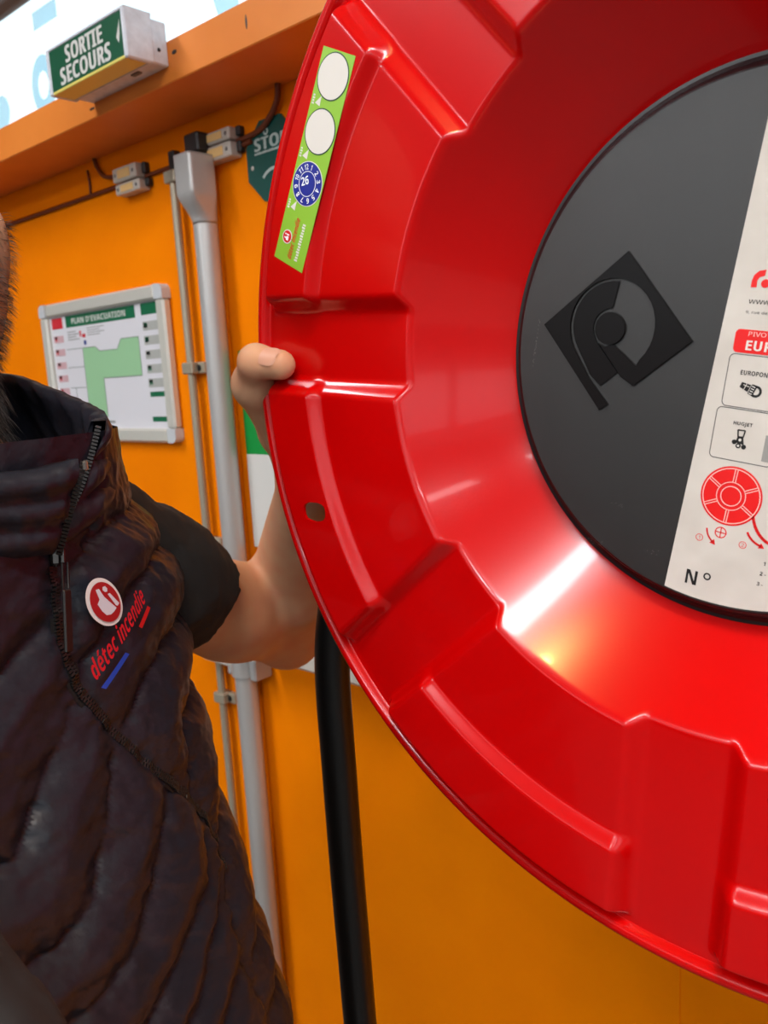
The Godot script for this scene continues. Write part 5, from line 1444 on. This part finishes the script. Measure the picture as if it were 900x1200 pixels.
func collar(v: Node, nylon: Material) -> void:
	# stand-up collar, open at the throat: near flap, round the back, far flap with its free edge
	var bot := PackedVector3Array([Vector3(-0.449, 1.508, 0.683), Vector3(-0.445, 1.512, 0.713), Vector3(-0.452, 1.525, 0.754), Vector3(-0.50, 1.543, 0.79), Vector3(-0.57, 1.558, 0.79), Vector3(-0.625, 1.565, 0.74), Vector3(-0.625, 1.560, 0.67), Vector3(-0.575, 1.550, 0.622), Vector3(-0.53, 1.540, 0.612), Vector3(-0.49, 1.530, 0.620), Vector3(-0.462, 1.519, 0.650), Vector3(-0.450, 1.510, 0.681)])
	var top := PackedVector3Array([Vector3(-0.430, 1.559, 0.672), Vector3(-0.433, 1.556, 0.699), Vector3(-0.442, 1.560, 0.745), Vector3(-0.49, 1.580, 0.785), Vector3(-0.57, 1.600, 0.788), Vector3(-0.635, 1.612, 0.74), Vector3(-0.637, 1.612, 0.665), Vector3(-0.59, 1.610, 0.633), Vector3(-0.545, 1.601, 0.630), Vector3(-0.500, 1.589, 0.628), Vector3(-0.473, 1.582, 0.630), Vector3(-0.460, 1.577, 0.637)])
	var nu := 111; var nv := 26
	var mid := NECK + Vector3(-0.01, 0.02, 0.0)
	var pts := PackedVector3Array()
	for j in nv:
		var inside := j >= nv / 2
		var w := (j / (nv / 2.0 - 1.0)) if not inside else (nv - 1 - j) / (nv / 2.0 - 1.0)
		for i in nu:
			var u := i / float(nu - 1) * (bot.size() - 1)
			var b := catmull(bot, u); var c := catmull(top, u)
			var p := b.lerp(c, w)
			var o := (p - mid); o.y = 0.0; o = o.normalized()
			var ends := smoothstep(0.0, 0.4, u) * smoothstep(bot.size() - 1.0, bot.size() - 1.5, u)
			var bulge := 0.0
			if not inside: bulge = 0.0055 * sqrt(absf(sin(3.0 * PI * w))) * (0.4 + 0.6 * ends) + 0.003
			else: bulge = -0.005 + 0.0015 * sin(u * 9.0) * w
			bulge += WRINKLE.get_noise_2d(u * 60.0, w * 90.0) * 0.0016
			if w > 0.99: p.y += 0.002
			pts.append(p + o * bulge)
	for i in nu: pts.append(pts[i])
	put("collar", grid_mesh(pts, nu, nv + 1, false, false), nylon, v)
	var mb := MB.new()
	var far := PackedVector3Array(); var near := PackedVector3Array(); var un := PackedVector3Array(); var uf := PackedVector3Array()
	for i in 13:
		var w := i / 12.0
		near.append(bot[0].lerp(top[0], w) + Vector3(0.004, 0, -0.003)); un.append(Vector3(0.8, 0, 0.4))
		far.append(bot[11].lerp(top[11], w) + Vector3(0.003, 0, 0.003) + Vector3(0.0, 0.0, -0.004) * sin(w * PI)); uf.append(Vector3(0.8, 0, 0.4))
	teeth(mb, near, un, 0.0022, false); teeth(mb, far, uf, 0.0022, false)
	tag(put("zipper", mb, mat(Color(0.055, 0.05, 0.05), 0.3), v), "open zip teeth along the collar edges")
	mb = MB.new()
	mb.box(top[0] + Vector3(0.005, -0.002, -0.003), Vector3(0.003, 0.006, 0.003), 0.001)
	put("zip_stop", mb, mat(Color(0.5, 0.48, 0.46), 0.25, 0.8), v)

func shirt(t: Node, off: Vector3, shl: Vector3, ell_: Vector3, shr: Vector3, elr: Vector3) -> void:
	var cloth := textured(mat(Color(0.052, 0.052, 0.058), 0.85), null, bump_tex(0.05, 2.0, 61, 512, 3), 14.0, 0.4)
	# left sleeve and shoulder
	var f := Field.new()
	f.cap(Vector3(-0.545, 1.535, 0.625), shl + Vector3(0.0, 0.006, 0.0), 0.030, 0.055, 0.03)
	f.cap(shl + Vector3(0, 0.004, 0), shl.lerp(ell_, 0.65), 0.056, 0.048, 0.02)
	var d := (ell_ - shl).normalized()
	var d2 := (d + Vector3(0.0, -0.25, 0.0)).normalized()
	f.clips.append([d2, d2.dot(shl.lerp(ell_, 0.20))])
	var out := new_out()
	nets(f, AABB(Vector3(-0.72, 1.32, 0.36), Vector3(0.26, 0.30, 0.36)), 0.006, [], out)
	ripple(out, 0.0022, 34.0)
	var ts := put("t_shirt", net_mesh(out), cloth, t, off)
	# right sleeve, reaching forward past the camera's lower left
	f = Field.new()
	f.cap(Vector3(-0.545, 1.525, 0.775), shr, 0.040, 0.056, 0.03)
	f.cap(shr, elr, 0.056, 0.050, 0.02)
	var e := (elr - shr).normalized()
	f.clips.append([e, e.dot(elr) + 0.01])
	out = new_out()
	nets(f, AABB(Vector3(-0.64, 1.24, 0.70), Vector3(0.48, 0.36, 0.26)), 0.006, [], out)
	ripple(out, 0.0030, 30.0)
	var cloth_lit := textured(mat(Color(0.085, 0.083, 0.092), 0.85), null, bump_tex(0.05, 2.0, 61, 512, 3), 14.0, 0.4)  # lighter copy of the shirt cloth, with the light put into its colour
	put("sleeve", net_mesh(out), cloth_lit, ts)
	# hem of the shirt under the vest
	var pts := PackedVector3Array()
	for j in 12:
		var tt := 0.52 + j * 0.012
		var q := section(tt)
		for i in 72: pts.append(on_section(q, TAU * i / 72.0, -0.004))
	put("shirt_hem", grid_mesh(pts, 72, 12, true, true), cloth, ts)

func ripple(out: Dictionary, amp: float, freq: float) -> void:
	var nz := FastNoiseLite.new(); nz.seed = 19; nz.frequency = freq; nz.fractal_octaves = 2
	var vs: PackedVector3Array = out.v; var ns: PackedVector3Array = out.n
	var n2 := ns.duplicate()
	for i in vs.size():
		var h := 0.002
		var g := Vector3(nz.get_noise_3dv(vs[i] + Vector3(h, 0, 0)) - nz.get_noise_3dv(vs[i] - Vector3(h, 0, 0)), nz.get_noise_3dv(vs[i] + Vector3(0, h, 0)) - nz.get_noise_3dv(vs[i] - Vector3(0, h, 0)), nz.get_noise_3dv(vs[i] + Vector3(0, 0, h)) - nz.get_noise_3dv(vs[i] - Vector3(0, 0, h))) / (2.0 * h)
		n2[i] = (ns[i] - (g - ns[i] * g.dot(ns[i])) * amp).normalized()
		vs[i] += ns[i] * nz.get_noise_3dv(vs[i]) * amp
	out.v = vs; out.n = n2

func trousers(t: Node, off: Vector3, hipc: Vector3, hl: Vector3, fw: Vector3) -> void:
	var f := Field.new()
	f.cap(hipc + Vector3(0, 0.05, 0) + hl * 0.7, hipc + Vector3(0, 0.05, 0) - hl * 0.7, 0.128, 0.128, 0.04)
	var sh := MB.new()
	for s: float in [-1.0, 1.0]:
		var hip := hipc + hl * s
		var knee := hip + Vector3(0.01, -0.44, 0) + hl * s * 0.25
		var ank := knee + Vector3(-0.03, -0.40, 0) + hl * s * 0.2
		f.cap(hip, knee, 0.098, 0.072, 0.03); f.cap(knee, ank, 0.072, 0.062, 0.03)
	f.clips.append([Vector3.DOWN, -0.075]); f.clips.append([Vector3.UP, 1.02])
	var out := new_out()
	nets(f, AABB(Vector3(-0.76, 0.0, 0.44), Vector3(0.52, 1.14, 0.52)), 0.012, [], out)
	ripple(out, 0.004, 14.0)
	put("trousers", net_mesh(out), textured(mat(Color(0.07, 0.075, 0.10), 0.9), null, bump_tex(0.05, 2.0, 71, 256, 3), 12.0, 0.4), t, off)
	for s: float in [-1.0, 1.0]:
		var hip := hipc + hl * s
		var ank := hip + Vector3(-0.02, -0.84, 0) + hl * s * 0.45
		var g := Field.new()
		g.cap(Vector3(ank.x, 0.075, ank.z), Vector3(ank.x, 0.045, ank.z) - fw * 0.03, 0.050, 0.045, 0.03)
		g.cap(Vector3(ank.x, 0.045, ank.z), Vector3(ank.x, 0.034, ank.z) + fw * 0.15, 0.046, 0.042, 0.03)
		g.clips.append([Vector3.DOWN, 0.0])
		var o2 := new_out()
		nets(g, AABB(Vector3(ank.x - 0.16, -0.02, ank.z - 0.24), Vector3(0.40, 0.18, 0.40)), 0.008, [], o2)
		put("shoe", net_mesh(o2), mat(Color(0.05, 0.05, 0.05), 0.5), t, off)
